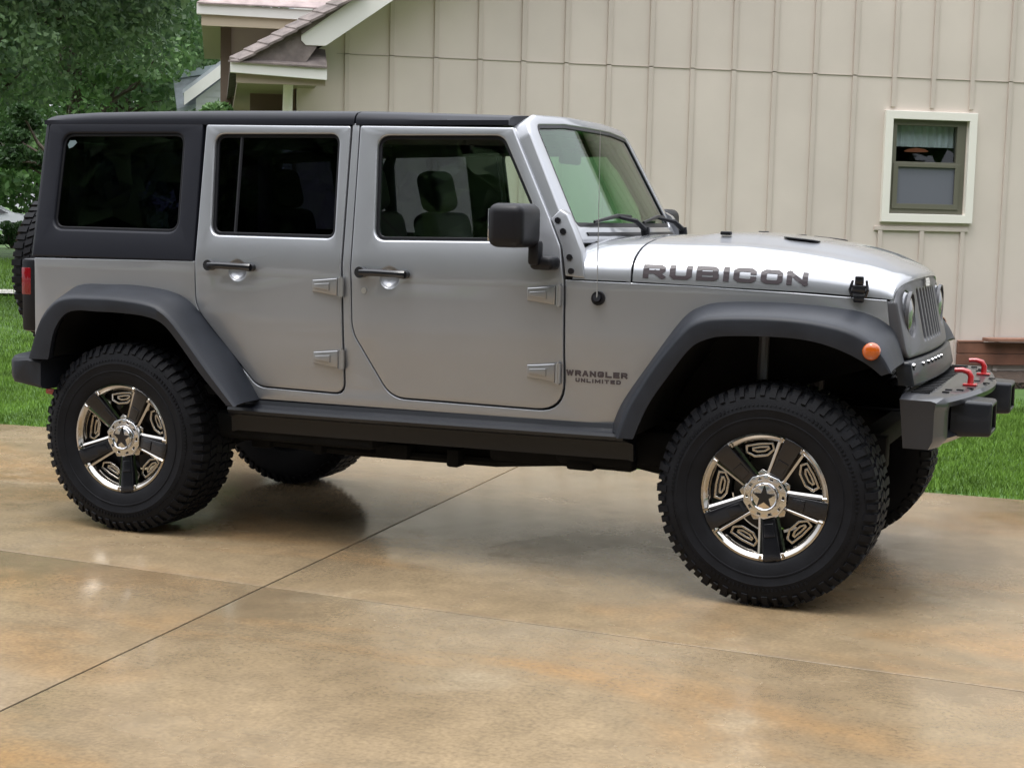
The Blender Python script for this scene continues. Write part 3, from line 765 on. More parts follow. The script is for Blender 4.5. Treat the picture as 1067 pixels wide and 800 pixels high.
# back of the hardtop, rounded corners
bk = [(-.70, 1.23), (.70, 1.23), (.62, 1.85), (-.62, 1.85)]
panel(bm, bk, [fillet([(-.56, 1.32, .05), (.56, 1.32, .05), (.50, 1.77, .05), (-.50, 1.77, .05)])], lambda u, v, d: (-.573+d, u, v), .03, bev=.004)
for sg in (-1, 1):
    rings = []
    for z in (1.23, 1.4, 1.6, 1.75, 1.85):
        h = hw(0, z)+.003
        rings.append([(-.573, sg*(h-.05), z), (-.571, sg*(h-.03), z), (-.566, sg*(h-.013), z), (-.555, sg*(h-.003), z), (-.54, sg*h, z)])
    grid(bm, rings)
ztop = lambda x: interp(x, [(-.58, 1.862), (-.565, 1.874), (-.54, 1.882), (-.40, 1.893), (-.2, 1.899), (.27, 1.901), (1.0, 1.898), (1.79, 1.876)])
def roofsec(x, drop=0):
    h0 = hw(0, 1.845); zt = ztop(x)-drop; half = [(h0+.004, 1.838), (h0+.004, min(1.858, zt-.010)), (h0-.002, zt-.022), (h0-.018, zt-.008), (h0-.05, zt), (h0-.2, zt+.012), (h0-.45, zt+.018), (0, zt+.020)]
    full = [(-a, b) for a, b in half]+[(a, b) for a, b in half[::-1][1:]]
    return [(x, a, b) for a, b in full]
rings = [roofsec(x) for x in (-.573, -.570, -.56, -.54, -.45, -.3, 0, .3, .7, 1.063)]
rings[0] = [(x+.004, y*.985, z) for x, y, z in rings[0]]
grid(bm, rings, closed=True, cap=True)
hard = obj('hardtop', bm, hardblack, car, smooth=40)
bm = B(); grid(bm, [roofsec(x) for x in (1.071, 1.074, 1.3, 1.5, 1.75, 1.772, 1.778)], closed=True, cap=True)
obj('roof_panel', bm, hardblack, car, smooth=40)
for sg in (-1, 1):
    q2 = offset(qw if area2(qw) > 0 else qw[::-1], -.002)
    bm = B(); panel(bm, q2, [offset(q2, .014)], side_map(sg, -.010), .01, bev=.002, cv=CV); obj('window_seal', bm, trimblack, hard, smooth=30)
    bm = B(); panel(bm, offset(q2, .006), [], side_map(sg, -.016), .004, bev=0, cv=CV); obj('window_glass', bm, rearglass, hard, smooth=30)
bm = B(); panel(bm, fillet([(-.555, 1.325, .05), (.555, 1.325, .05), (.495, 1.765, .05), (-.495, 1.765, .05)]), [], lambda u, v, d: (-.570+d, u, v), .004, bev=0); obj('window_glass', bm, rearglass, hard)
bm = B(); c = [(-.395, 1.766), (-.425, 1.765), (-.435, 1.745), (-.425, 1.728), (-.405, 1.735), (-.385, 1.755)]
panel(bm, c, [], side_map(-1, -.0125), .002, bev=0); obj('window_sticker', bm, mat('sticker', (.10, .14, .15), .6), hard, smooth=0)
# --- windshield frame
def wmap(off=0):
    def f(u, v, d):
        xf = 2.084-.545*(v-1.431)+.045*(1-(u/.66)**2)+off
        return (xf-d*.88, u, v-d*.47)
    return f
wo = [(-.752, 1.37), (.752, 1.37), (.668, 1.815, .0), (.645, 1.862, .03), (.56, 1.892, .05), (.25, 1.903), (-.25, 1.903), (-.56, 1.892, .05), (-.645, 1.862, .03), (-.668, 1.815)]
wh = [(-.655, 1.432, .03), (.655, 1.432, .03), (.592, 1.845, .05), (.3, 1.862), (-.3, 1.862), (-.592, 1.845, .05)]
bm = B()
WH = fillet(wh); panel(bm, fillet(wo), [WH], wmap(), .085, bev=.014, hbev=.006, cu=[-.6, -.45, -.3, -.15, 0, .15, .3, .45, .6], cv=[1.5, 1.6, 1.7, 1.8])
wf = obj('windshield_frame', bm, paint, car, smooth=35)
bm = B(); WHc = WH if area2(WH) > 0 else WH[::-1]
panel(bm, offset(WHc, -.003), [offset(WHc, .016)], wmap(-.006), .008, bev=.001, cu=[-.6, -.45, -.3, -.15, 0, .15, .3, .45, .6]); obj('windshield_seal', bm, trimblack, wf, smooth=30)
bm = B(); panel(bm, offset(WHc, .004), [], wmap(-.012), .005, bev=0, cu=list(np.arange(-.6, .61, .1))); obj('windshield_glass', bm, clear, wf, smooth=60)
# side brackets with bolts
for sg in (-1, 1):
    bm = B()
    br = fillet([(2.006, 1.462), (2.062, 1.352), (2.088, 1.235), (2.172, 1.228), (2.150, 1.335), (2.105, 1.425), (2.072, 1.482, .02), (2.040, 1.500)])
    panel(bm, br, [], lambda u, v, d: (u, sg*(.785-.19*max(0, v-1.24)+.006-d), v), .05, bev=.006, cv=[1.24, 1.3, 1.4])
    b_ = obj('hinge_bracket', bm, paint, wf, smooth=30)
    for (x, z) in ((2.035, 1.455), (2.062, 1.412), (2.100, 1.310), (2.112, 1.255)):
        bm = B(); y = .785-.19*max(0, z-1.24)+.006
        tube(bm, [(x, sg*(y-.004), z), (x, sg*(y+.007), z)], .0125, 12); obj('bolt', bm, trimblack, b_)
# --- cowl + hood
def hoodZ(x, y):   # centre height profile
    return interp(x, [(2.1, 1.392), (2.25, 1.402), (2.362, 1.406), (2.746, 1.408), (2.965, 1.390), (3.12, 1.368), (3.25, 1.340), (3.33, 1.312), (3.37, 1.293), (3.392, 1.270)])
edgeZ = lambda x: interp(x, [(2.1, 1.224), (2.36, 1.222), (3.1, 1.203), (3.35, 1.190), (3.39, 1.186)])
PR = [(0, 0), (.15, .004), (.3, .012), (.42, .028), (.52, .050), (.62, .085), (.72, .13), (.82, .21), (.90, .32), (.955, .46), (.99, .62), (1, .77)]
def inset(h, w_): return interp(h, [(a, b) for a, b in PR])*w_/.77
def hpt(x, h, sg, lift=0):
    w_ = hw(x, 1.2)+.002; a = inset(h, w_); zt = hoodZ(x, 0)
    y = w_-a; z = edgeZ(x)+h*(zt-edgeZ(x))
    # raised centre bulge with shoulders
    if 2.45 < x < 3.36:
        k = min(1, (x-2.45)/.12)*min(1, (3.36-x)/.2); b = max(0, min(1, (.40-y)/.10)); b = b*b*(3-2*b); z += .016*k*b*(1)
    dx = -.10*y*y*max(0, (x-2.9)/.45)
    return Vector((x+dx, sg*(y+lift*.9), z+lift*.6))
hs_ = [p[0] for p in PR]; hs_ = sorted(set(hs_+[.07, .22, .36, .47, .57, .67, .77, .86, .93, .975]))
def hood_part(xs_):
    bm = B(); rings = []
    for x in xs_:
        L_ = [hpt(x, h, -1) for h in hs_]+[hpt(x, h, 1) for h in hs_[::-1][1:]]
        rings.append(L_)
    grid(bm, rings)
    inner = [[p-Vector((0, 0, .02)) for p in (rings[0])], rings[0]]; grid(bm, inner)
    e = rings[-1]; grid(bm, [e, [Vector((p.x+.002, p.y, p.z-.012)) for p in e], [Vector((p.x-.02, p.y*.99, p.z-.02)) for p in e]])
    bmesh.ops.remove_doubles(bm, verts=bm.verts, dist=1e-6)
    return bm
obj('cowl', hood_part([2.118, 2.135, 2.2, 2.28, 2.340, 2.348, 2.351]), paint, car, smooth=45)
hood = obj('hood', hood_part([2.361, 2.364, 2.372, 2.45, 2.5, 2.57, 2.65, 2.75, 2.85, 2.95, 3.05, 3.12, 3.19, 3.25, 3.30, 3.34, 3.365, 3.382, 3.390]), paint, car, smooth=45)
bm = B()
rings = [[Vector((q.x, q.y*.975, q.z-.03)) for q in [hpt(x, h, -1) for h in hs_[2:]]+[hpt(x, h, 1) for h in hs_[2:][::-1][1:]]] for x in (2.33, 2.39)]; grid(bm, rings)
obj('hood_gap_seal', bm, trimblack, car)
bm = B()
panel(bm, [(-.60, 1.396), (.60, 1.396), (.60, 1.410), (-.60, 1.410)], [], wmap(.006), .01, bev=.002, cu=[-.4, -.2, 0, .2, .4])
obj('cowl_vent', bm, trimblack, car, smooth=30)
# hood slots, bumpers, nozzle
for sg in (-1, 1):
    bm = B(); c = Vector((2.93, sg*.30, 0))
    pts = [(c.x+.075*math.cos(a), c.y+.03*math.sin(a)+(.0)) for a in np.linspace(0, 2*np.pi, 21)[:-1]]
    panel(bm, pts, [], lambda u, v, d: (u, v, hoodZ(u, 0)+.016*1-.004-d), .006, bev=.002); obj('hood_vent', bm, trimblack, hood)
    bm = B(); box(bm, (2.62, sg*.33, 1.418), (.045, .03, .016), .005); obj('washer_nozzle', bm, trimblack, hood)
    bm = B()
    x, z = 3.228, 1.21; y = hw(x, 1.2)
    box(bm, (x, sg*(y+.016), z+.045), (.034, .02, .035), .006); box(bm, (x, sg*(y+.018), z+.012), (.052, .022, .035), .008)
    box(bm, (x, sg*(y+.012), z-.024), (.040, .022, .030), .006)
    tube(bm, [(x-.026, sg*(y+.01), z+.045), (x-.034, sg*(y+.022), z+.01), (x-.024, sg*(y+.018), z-.02)], .006, 6)
    tube(bm, [(x+.026, sg*(y+.01), z+.045), (x+.034, sg*(y+.022), z+.01), (x+.024, sg*(y+.018), z-.02)], .006, 6)
    obj('hood_latch', bm, glossblack, hood)
bm = B()
bm.free()
for x, y in ((2.72, .50), (2.73, .61), (2.60, .50)):
    bm = B(); box(bm, (x, y, 1.400), (.05, .035, .026), .006); obj('hood_stop', bm, trimblack, hood)
# wipers
for (x0, y0, x1, y1) in ((2.215, -.10, 2.075, -.60), (2.215, .48, 2.075, -.02)):
    bm = B()
    P0 = Vector((2.20, y0, 1.418)); wm2 = wmap(.02)
    P1 = Vector(wm2(y0-.16, 1.475, 0)); P2 = Vector(wm2(y0-.42, 1.452, 0)); P3 = Vector(wm2(y0+.02, 1.478, 0))
    tube(bm, [P0+Vector((0, 0, -.02)), P0+Vector((-.005, 0, .012))], .02, 10)
    tube(bm, [P0, (P0+P1)/2+Vector((.02, 0, .012)), P1], [.013, .011, .007], 8)
    tube(bm, [P3, P1+Vector((.006, 0, .004)), P2], [.006, .009, .006], 6)
    obj('wiper', bm, trimblack, wf)
# --- lettering strokes
LT = {
 'R': [[(0,0),(0,1),(.86,1),(1,.86),(1,.62),(.86,.46),(0,.46)], [(.55,.46),(1,0)]],
 'U': [[(0,1),(0,.18),(.16,0),(.84,0),(1,.18),(1,1)]],
 'B': [[(0,0),(0,1),(.84,1),(.96,.88),(.96,.64),(.86,.52),(0,.52)], [(.86,.52),(1,.40),(1,.12),(.86,0),(0,0)]],
 'I': [[(0,0),(0,1)]],
 'C': [[(1,.76),(1,.84),(.86,1),(.16,1),(0,.84),(0,.16),(.16,0),(.86,0),(1,.16),(1,.24)]],
 'O': [[(.5,1),(.16,1),(0,.84),(0,.16),(.16,0),(.84,0),(1,.16),(1,.84),(.84,1),(.5,1)]],
 'N': [[(0,0),(0,1)], [(0,1),(1,0)], [(1,0),(1,1)]],
 'W': [[(0,1),(.25,0)], [(.25,0),(.5,.9)], [(.5,.9),(.75,0)], [(.75,0),(1,1)]],
 'A': [[(0,0),(.42,1)], [(.42,1),(.58,1)], [(.58,1),(1,0)], [(.2,.32),(.8,.32)]],
 'G': [[(1,.84),(.86,1),(.16,1),(0,.84),(0,.16),(.16,0),(.86,0),(1,.14),(1,.45),(.55,.45)]],
 'L': [[(0,1),(0,0),(1,0)]], 'E': [[(1,1),(0,1),(0,0),(1,0)], [(0,.5),(.9,.5)]],
 'M': [[(0,0),(0,1)], [(0,1),(.5,.25)], [(.5,.25),(1,1)], [(1,1),(1,0)]],
 'T': [[(0,1),(1,1)], [(.5,1),(.5,0)]], 'D': [[(0,0),(0,1),(.82,1),(1,.82),(1,.18),(.82,0),(0,0)]],
 'J': [[(.9,1),(.9,.16),(.75,0),(.15,0),(0,.16),(0,.3)]], 'P': [[(0,0),(0,1),(.86,1),(1,.86),(1,.6),(.86,.46),(0,.46)]],
 'F': [[(1,1),(0,1),(0,0)], [(0,.5),(.85,.5)]],
}
def ribbons(text, th=.2, gap=.26, iw=.0):
    out = []; x = 0
    for ch in text:
        if ch == ' ': x += .7; continue
        wch = iw if ch == 'I' else (1.25 if ch in 'WM' else 1)
        for st in LT[ch]:
            P = [Vector((x+th/2+p[0]*(wch-th if wch > th else 0), th/2+p[1]*(1-th))) for p in st]
            Lf, Rt_ = [], []
            for i, p in enumerate(P):
                a = (P[i]-P[i-1]).normalized() if i else (P[1]-P[0]).normalized()
                b = (P[i+1]-P[i]).normalized() if i < len(P)-1 else a
                n1 = Vector((-a.y, a.x)); n2 = Vector((-b.y, b.x)); m_ = (n1+n2).normalized(); k = th/2/max(.55, m_.dot(n1))
                e = Vector((0, 0))
                if i == 0: e = -a*th/2
                if i == len(P)-1: e = a*th/2
                Lf.append(p+m_*k+e); Rt_.append(p-m_*k+e)
            out.append((Lf, Rt_))
        x += (wch if wch > th else th)+gap
    return out, x-gap
def lettering(bm, text, fn, th=.2, gap=.26, iw=0, sub=3):
    rb, W = ribbons(text, th, gap, iw)
    for k, (Lf, Rt_) in enumerate(rb):
        rows = []
        for i in range(len(Lf)-1):
            for j in range(sub+(1 if i == len(Lf)-2 else 0)):
                t = j/sub; a = Lf[i].lerp(Lf[i+1], t); b = Rt_[i].lerp(Rt_[i+1], t)
                rows.append([fn(a.x/W, a.y, k*.00004), fn(b.x/W, b.y, k*.00004)])
        grid(bm, rows)
for sg in (-1, 1):
    def fn(u, v, l):
        if sg > 0: u = 1-u
        x = 2.400+.646*u; h = .085+(.375-.085)*v+.04*u
        return hpt(x, h, sg, .0022+l)
    bm = B(); lettering(bm, 'RUBICON', fn, .26, .19)
    obj('hood_lettering', bm, decal, hood, smooth=0)
    bm = B()
    def fn2(x0, x1, z0, hgt, slope):
        def f(u, v, l):
            if sg > 0: u = 1-u
            x = x0+(x1-x0)*u; z = z0+slope*u+v*hgt
            return (x, sg*(hw(x, z)+.0018+l), z)
        return f
    lettering(bm, 'WRANGLER', fn2(2.100, 2.352, .836, .024, -.002), .30, .20)
    lettering(bm, 'UNLIMITED', fn2(2.140, 2.326, .812, .016, -.002), .30, .28)
    obj('fender_lettering', bm, decal, car, smooth=0)
# --- grille, headlights
def gx(y, z): return 3.378-.09*y*y+(1.27-z)*.22
def gmap(off=0): return lambda u, v, d: (gx(u, v)+off-d, u, v)
slots = [fillet([(y-.021, 1.01, .018), (y+.021, 1.01, .018), (y+.021, 1.215, .018), (y-.021, 1.215, .018)], 4) for y in [i*.074 for i in range(-3, 4)]]
hl = [[(sy*.435+.088*math.cos(a), 1.125+.088*math.sin(a)) for a in np.linspace(0, 2*np.pi, 33)[:-1]] for sy in (-1, 1)]
go = fillet([(-.585, .96, .05), (.585, .96, .05), (.602, 1.175, .02), (.55, 1.225, .04), (.35, 1.258), (0, 1.268), (-.35, 1.258), (-.55, 1.225, .04), (-.602, 1.175, .02)])
bm = B(); panel(bm, go, slots+hl, gmap(), .05, bev=.010, hbev=.007, cu=[-.5, -.3, -.15, 0, .15, .3, .5])
gr = obj('grille', bm, grillem, car, smooth=35)
bm = B(); panel(bm, [(-.57, .97), (.57, .97), (.58, 1.17), (.5, 1.22), (-.5, 1.22), (-.58, 1.17)], [], gmap(-.055), .01, bev=0); obj('grille_mesh', bm, under, gr)
bm = B()
def emf(u, v, l): y = -.06+.12*u; z = 1.222+.032*v; return (gx(y, z)+.012+l, y, z)
lettering(bm, 'JEEP', emf, .30, .16); obj('emblem', bm, white, gr, smooth=0)
for sy in (-1, 1):
    bm = B(); rings = []
    for k in range(33):
        a = 2*math.pi*k/32; rings.append([(gx(sy*.435, 1.125)+dx-.012, sy*.435+r_*math.cos(a), 1.125+r_*math.sin(a)) for r_, dx in ((.088, -.01), (.080, .004), (.06, .016), (.03, .023), (.001, .025))])
    grid(bm, rings); o = obj('headlight', bm, lensglass, gr, smooth=60)
    bm = B(); rings = []
    for k in range(33):
        a = 2*math.pi*k/32; rings.append([(gx(sy*.435, 1.125)+dx, sy*.435+r_*math.cos(a), 1.125+r_*math.sin(a)) for r_, dx in ((.090, -.004), (.088, .008), (.080, .008), (.078, -.006))])
    grid(bm, rings); obj('headlight_ring', bm, grillem, o, smooth=60)
# lower valance with fasteners
bm = B(); panel(bm, fillet([(-.60, .86), (.60, .86), (.60, .955, .02), (-.60, .955, .02)]), [], gmap(.012), .06, bev=.008, cu=[-.4, -.2, 0, .2, .4]); vl = obj('valance', bm, satin, car, smooth=30)
for y in (-.56, -.40, -.30, -.22, -.14, -.06, .02):
    bm = B(); p = gx(y, .935)+.012
    r_ = .014 if y < -.5 else .009
    tube(bm, [(p-.005, y, .932), (p+.006, y, .932)], r_, 10); obj('fastener', bm, bright, vl)
# --- fender flares
def flare(name, Bp, Sp, Lp, sg, ybody, yout=.945):
    n = 44
    Bq, Sq, Lq = resample(Bp, n), resample(Sp, n), resample(Lp, n); rings = []
    for b, s, l in zip(Bq, Sq, Lq):
        yb = ybody(b.x, b.y)-.012
        sh = Vector((s.x, s.y))
        m1 = b.lerp(s, .6); o1 = b.lerp(s, .9); lo = s.lerp(l, .18)
        rings.append([(b.x, sg*yb, b.y-.004), (b.x, sg*(yb+.016), b.y), (m1.x, sg*(yb+(yout-yb)*.60), m1.y+.006), (o1.x, sg*(yout-.018), o1.y+.004), (s.x, sg*(yout-.004), s.y-.002), (lo.x, sg*yout, lo.y), (l.x, sg*(yout-.008), l.y), (l.x*.995+(s.x*.005), sg*(yout-.03), l.y+.004), (b.lerp(l, .5).x, sg*(yb+.02), b.lerp(l, .5).y)])
    bm = B(); grid(bm, rings, closed=True, cap=True)
    return obj(name, bm, flareblack, car, smooth=38)
BF = [(2.290,.625),(2.333,.739),(2.44,.905),(2.563,1.083),(2.642,1.137),(2.745,1.156),(2.95,1.160),(3.12,1.150),(3.26,1.130),(3.36,1.07),(3.405,.95)]
SF = [(2.375,.622),(2.415,.735),(2.51,.90),(2.615,1.035),(2.686,1.090),(2.786,1.108),(2.99,1.114),(3.15,1.102),(3.28,1.07),(3.365,1.01),(3.412,.94)]
LF = [(2.44,.622),(2.495,.755),(2.58,.885),(2.655,.985),(2.715,1.022),(2.80,1.040),(3.00,1.046),(3.13,1.035),(3.235,1.005),(3.32,.965),(3.375,.925)]
BR = [(-.520,.77),(-.508,.80),(-.446,.974),(-.36,1.065),(-.271,1.108),(-.12,1.114),(.030,1.116),(.212,1.096),(.321,1.048),(.428,.939),(.552,.809),(.663,.640)]
SR = [(-.452,.77),(-.443,.80),(-.39,.94),(-.315,1.025),(-.23,1.055),(-.11,1.060),(.02,1.060),(.19,1.045),(.29,1.005),(.395,.90),(.51,.77),(.645,.625)]
LR = [(-.350,.77),(-.343,.79),(-.315,.90),(-.26,.975),(-.19,1.000),(-.09,1.000),(.02,1.000),(.17,.992),(.27,.962),(.36,.875),(.47,.75),(.600,.625)]
fl = {}
for sg in (-1, 1):
    fl[sg] = flare('fender_flare', BF, SF, LF, sg, lambda x, z: hw(x, z) if x < 3.34 else .60)
    flare('fender_flare', BR, SR, LR, sg, hw)
    bm = B(); rings = []
    for k in range(21):
        a = 2*math.pi*k/20; rings.append([(3.336+r_*math.cos(a), sg*(.945+dy), 1.012+r_*math.sin(a)) for r_, dy in ((.032, -.02), (.032, .004), (.026, .012), (.012, .016), (.001, .017))])
    grid(bm, rings); obj('marker_lamp', bm, amber, fl[sg], smooth=60)
# wheel well liners
for sg in (-1, 1):
    for Lp in (LF, LR):
        bm = B()
        q = resample(Lp, 24)
        rings = [[(p.x, sg*.90, p.y+.01), (p.x, sg*.60, p.y+.02), (p.x, sg*.42, p.y+.02)] for p in q]; grid(bm, rings)
        f = [bm.verts.new((p.x, sg*.44, p.y+.02)) for p in q]; bm.faces.new(f)
        obj('wheel_well', bm, under, car)
# --- rocker rails
for sg in (-1, 1):
    bm = B(); rings = []
    for x, dz in ((.50, -.008), (.53, 0), (1.0, .002), (1.6, .008), (2.2, .014), (2.36, .016), (2.38, .01)):
        k = 1 if .51 < x < 2.37 else .9
        rings.append([(x, sg*y, z*1+dz) for y, z in ((.70, .636), (.775, .636), (.782, .618), (.800, .610), (.818*k, .604), (.824*k, .592), (.812*k, .578), (.77, .568), (.742, .56), (.735, .49), (.70, .49))])
    grid(bm, rings, closed=True, cap=True); obj('rocker_guard', bm, satin, car, smooth=30)
# --- chassis
bm = B()
for sg in (-1, 1):
    box(bm, (1.42, sg*.46, .58), (3.84, .09, .13), .01)
    tube(bm, [(.05, sg*.52, .40), (.75, sg*.41, .50)], .03, 8); tube(bm, [(2.9, sg*.50, .38), (2.25, sg*.45, .47)], .035, 8)
box(bm, (1.08, 0, .470), (1.46, .98, .140), .02); box(bm, (2.38, -.42, .535), (.42, .34, .15), .03); box(bm, (1.98, -.3, .50), (.60, .56, .145), .02); box(bm, (2.05, .3, .50), (.5, .5, .1), .02); box(bm, (1.9, 0, .50), (.7, .5, .12), .03)
box(bm, (.75, -.60, .505), (.9, .24, .12), .03)
for x, y, z, a, b, c in ((.55, -.52, .43, .10, .12, .08), (.86, -.56, .435, .05, .10, .09), (1.22, -.54, .43, .16, .10, .07), (1.52, -.56, .425, .06, .08, .08), (2.12, -.60, .455, .12, .10, .05), (2.30, -.58, .47, .08, .08, .07)): box(bm, (x, y, z), (a, b, c), .012)
tube(bm, [(.5, -.53, .42), (1.0, -.55, .41), (1.7, -.53, .415), (2.2, -.50, .46)], .022, 8); box(bm, (2.18, -.55, .485), (.34, .2, .06), .02)
for x in (-.42, .35, 1.6, 2.4, 3.25): box(bm, (x, 0, .6), (.09, .9, .08), .01)
obj('chassis', bm, under, car, smooth=30)
for x in (0, 2.947):
    bm = B(); tube(bm, [(x, -.68, .43), (x, .68, .43)], .045, 12)
    bmesh.ops.create_uvsphere(bm, u_segments=16, v_segments=10, radius=.15, matrix=Matrix.Translation((x, .0 if x < 1 else .25, .43)))
    box(bm, (x, 0, .60), (.05, 1.1, .03)); obj('axle', bm, under, car)
    for sg in (-1, 1):
        bm = B(); sx = x+(-.10 if x > 1 else .16)
        tube(bm, [(sx, sg*.58, .45), (sx, sg*.56, .75)], .033, 10); tube(bm, [(sx, sg*.56, .72), (sx, sg*.54, 1.02)], .022, 10)
        obj('shock_absorber', bm, mat('shock', (.10, .10, .11), .35, .3), car)
# --- wheels
RT = .429
def wheel_parts(parent):
    """wheel local frame through WM: axis y, outside face towards -y, centre at origin"""
    M = WM[parent.name]; T = lambda x, y, z: M @ Vector((x, y, z))
    # tyre: face plane of rim lip at y=0
    bm = B()
    prof = [(.236, .012), (.244, -.004), (.262, -.016), (.30, -.024), (.335, -.027), (.338, -.0285), (.342, -.027), (.375, -.020), (.398, -.006), (.413, .012), (.420, .04), (.421, .085), (.422, .138), (.421, .19), (.420, .235), (.413, .262), (.398, .28), (.36, .294), (.30, .296), (.25, .285), (.236, .265)]
    lathe(bm, prof, 96, lambda r_, a_, th: T(r_*math.cos(th), a_, r_*math.sin(th)))
    # tread lugs
    def lug(th, a0, a1, dth, r0, r1, skew=0, taper=.85):
        vs8 = []
        for rr, k in ((r0, 1), (r1, taper)):
            for aa, sg_ in ((a0, 0), (a1, 1)):
                for s_ in (-1, 1):
                    t_ = th+s_*dth*k+(skew if sg_ else 0); am = (a0+a1)/2; a_ = am+(aa-am)*(k if 0 else 1)
                    vs8.append(bm.verts.new(T(rr*math.cos(t_), a_, rr*math.sin(t_))))
        a, b, c, d, e, f, g, h = vs8
        for q in ((a, b, d, c), (e, g, h, f), (a, e, f, b), (c, d, h, g), (a, c, g, e), (b, f, h, d)): bm.faces.new(q)
    NL = 62
    for i in range(NL):
        th = 2*math.pi*i/NL; big = i % 2
        d = 2*math.pi/NL
        # shoulder lugs wrap over the edge
        for side in (0, 1):
            f_ = (lambda a: a) if side == 0 else (lambda a: .276-a)
            off = d*.5*side
            lug(th+off, f_(.006 if big else .016), f_(.062), d*(.40 if big else .34), .402, RT-.0005-(0 if big else .0015))
            # side biters
            vs8 = []
            t0 = th+off
            for rr, y0 in ((.405, f_(.006)), (.372 if big else .385, f_(-.022))):
                pass
            w_ = d*(.30 if big else .22)
            A = [T(r_*math.cos(t0+s_*w_), f_(y_), r_*math.sin(t0+s_*w_)) for r_, y_ in ((RT-.005, .008), (.404, -.011), (.384 if big else .392, -.0205)) for s_ in (-1, 1)]
            Bq = [T(r_*math.cos(t0+s_*w_), f_(y_), r_*math.sin(t0+s_*w_)) for r_, y_ in ((RT-.012, .02), (.400, -.002), (.380 if big else .388, -.016)) for s_ in (-1, 1)]
            va = [bm.verts.new(p) for p in A]; vb = [bm.verts.new(p) for p in Bq]
            bm.faces.new((va[0], va[1], va[3], va[2])); bm.faces.new((va[2], va[3], va[5], va[4]))
            for q in ((0, 2), (2, 4)):
                bm.faces.new((va[q[0]], va[q[1]], vb[q[1]], vb[q[0]])); bm.faces.new((va[q[0]+1], vb[q[0]+1], vb[q[1]+1], va[q[1]+1]))
            bm.faces.new((va[4], va[5], vb[5], vb[4])); bm.faces.new((va[0], vb[0], vb[1], va[1]))
        lug(th+d*.25, .072, .112, d*.38, .412, RT, d*.35); lug(th+d*.75, .118, .158, d*.38, .412, RT, -d*.3); lug(th+d*.25, .164, .204, d*.38, .412, RT, d*.35)
    for i in range(132):
        th = 2*math.pi*i/132
        if (i//22) % 2 == 0 or i % 22 in (0, 21): lug_r = (.350, .362)
        else: lug_r = (.354, .358)
        q_ = [T(r_*math.cos(th+s_*.009), -.0295 if r_ < .356 else -.0275, r_*math.sin(th+s_*.009)) for r_ in lug_r for s_ in (-1, 1)]
        z_ = [T(r_*math.cos(th+s_*.009), -.02, r_*math.sin(th+s_*.009)) for r_ in lug_r for s_ in (-1, 1)]
        a_ = [bm.verts.new(p) for p in q_]; b_2 = [bm.verts.new(p) for p in z_]
        bm.faces.new((a_[0], a_[1], a_[3], a_[2]))
        for m1_, m2_ in ((0, 1), (1, 3), (3, 2), (2, 0)): bm.faces.new((a_[m1_], a_[m2_], b_2[m2_], b_2[m1_]))
    lathe(bm, [(.300, -.0235), (.302, -.0265), (.306, -.0270), (.308, -.0240)], 96, lambda r_, a_, th: T(r_*math.cos(th), a_, r_*math.sin(th)))
    obj('tyre', bm, rubber, parent, smooth=30)
    # rim barrel + lip
    bm = B()
    prof = [(.236, .012), (.247, .004), (.249, -.004), (.246, -.009), (.238, -.010), (.224, -.002), (.219, .006), (.216, .03)]
    lathe(bm, prof, 72, lambda r_, a_, th: T(r_*math.cos(th), a_, r_*math.sin(th)))
    # chrome webs: two per spoke, merging at the hub
    for k in range(5):
        c = math.radians(-8+72*k)
        for s_ in (-1, 1):
            P = []
            for r_, off, y_ in ((.222, .048, .000), (.16, .040, .012), (.11, .034, .020), (.07, .030, .026)):
                P.append((r_*math.cos(c)-s_*off*math.sin(c), y_, r_*math.sin(c)+s_*off*math.cos(c)))
            rings = []
            for (x, y, z) in P:
                nx, nz = -math.sin(c)*s_, math.cos(c)*s_
                w_ = .0085
                rings.append([T(x-nx*w_, y+.002, z-nz*w_), T(x, y-.003, z), T(x+nx*w_, y+.002, z+nz*w_), T(x+nx*w_, y+.03, z+nz*w_), T(x-nx*w_, y+.03, z-nz*w_)])
            grid(bm, rings, closed=True, cap=True)
        # v-shaped joint plate near hub and hexagonal pocket between spokes
        c2 = c+math.radians(36)
        def hexa(r0, hw_, hh, y0, th_=.008):
            o_ = [(r0-hh, -hw_*.45), (r0-hh*.2, -hw_), (r0+hh, -hw_*.95), (r0+hh*1.15, 0), (r0+hh, hw_*.95), (r0-hh*.2, hw_), (r0-hh, hw_*.45)]
            f_ = lambda u, v, d: T(u*math.cos(c2)-v*math.sin(c2), y0+d, u*math.sin(c2)+v*math.cos(c2))
            panel(bm, o_, [offset(o_ if area2(o_) > 0 else o_[::-1], .009)], f_, th_, bev=.002)
        hexa(.176, .058, .026, .034)
        hexa(.178, .036, .012, .046)
        f_ = lambda u, v, d: T(u*math.cos(c2)-v*math.sin(c2), .026+d, u*math.sin(c2)+v*math.cos(c2))
        panel(bm, [(.060, -.040), (.095, -.016), (.105, 0), (.095, .016), (.060, .040)], [], f_, .03, bev=.003)
        # small chrome tabs where the lip steps over the inserts
        for s_ in (-1, 1):
            a_ = c+s_*.195
            box(bm, T(.232*math.cos(a_), -.009, .232*math.sin(a_)), (.022, .010, .012), .003, 1, M.to_3x3() @ Matrix.Rotation(-a_, 3, 'Y'))
    obj('rim', bm, chrome, parent, smooth=35)
    bm = B()
    lathe(bm, [(.217, .03), (.215, .10), (.20, .16), (.17, .17)], 60, lambda r_, a_, th: T(r_*math.cos(th), a_, r_*math.sin(th)))
    obj('rim_barrel', bm, wellmat, parent, smooth=60)
    bm = B()
    lathe(bm, [(.001, .125), (.15, .125), (.155, .135), (.155, .15), (.001, .15)], 48, lambda r_, a_, th: T(r_*math.cos(th), a_, r_*math.sin(th)))
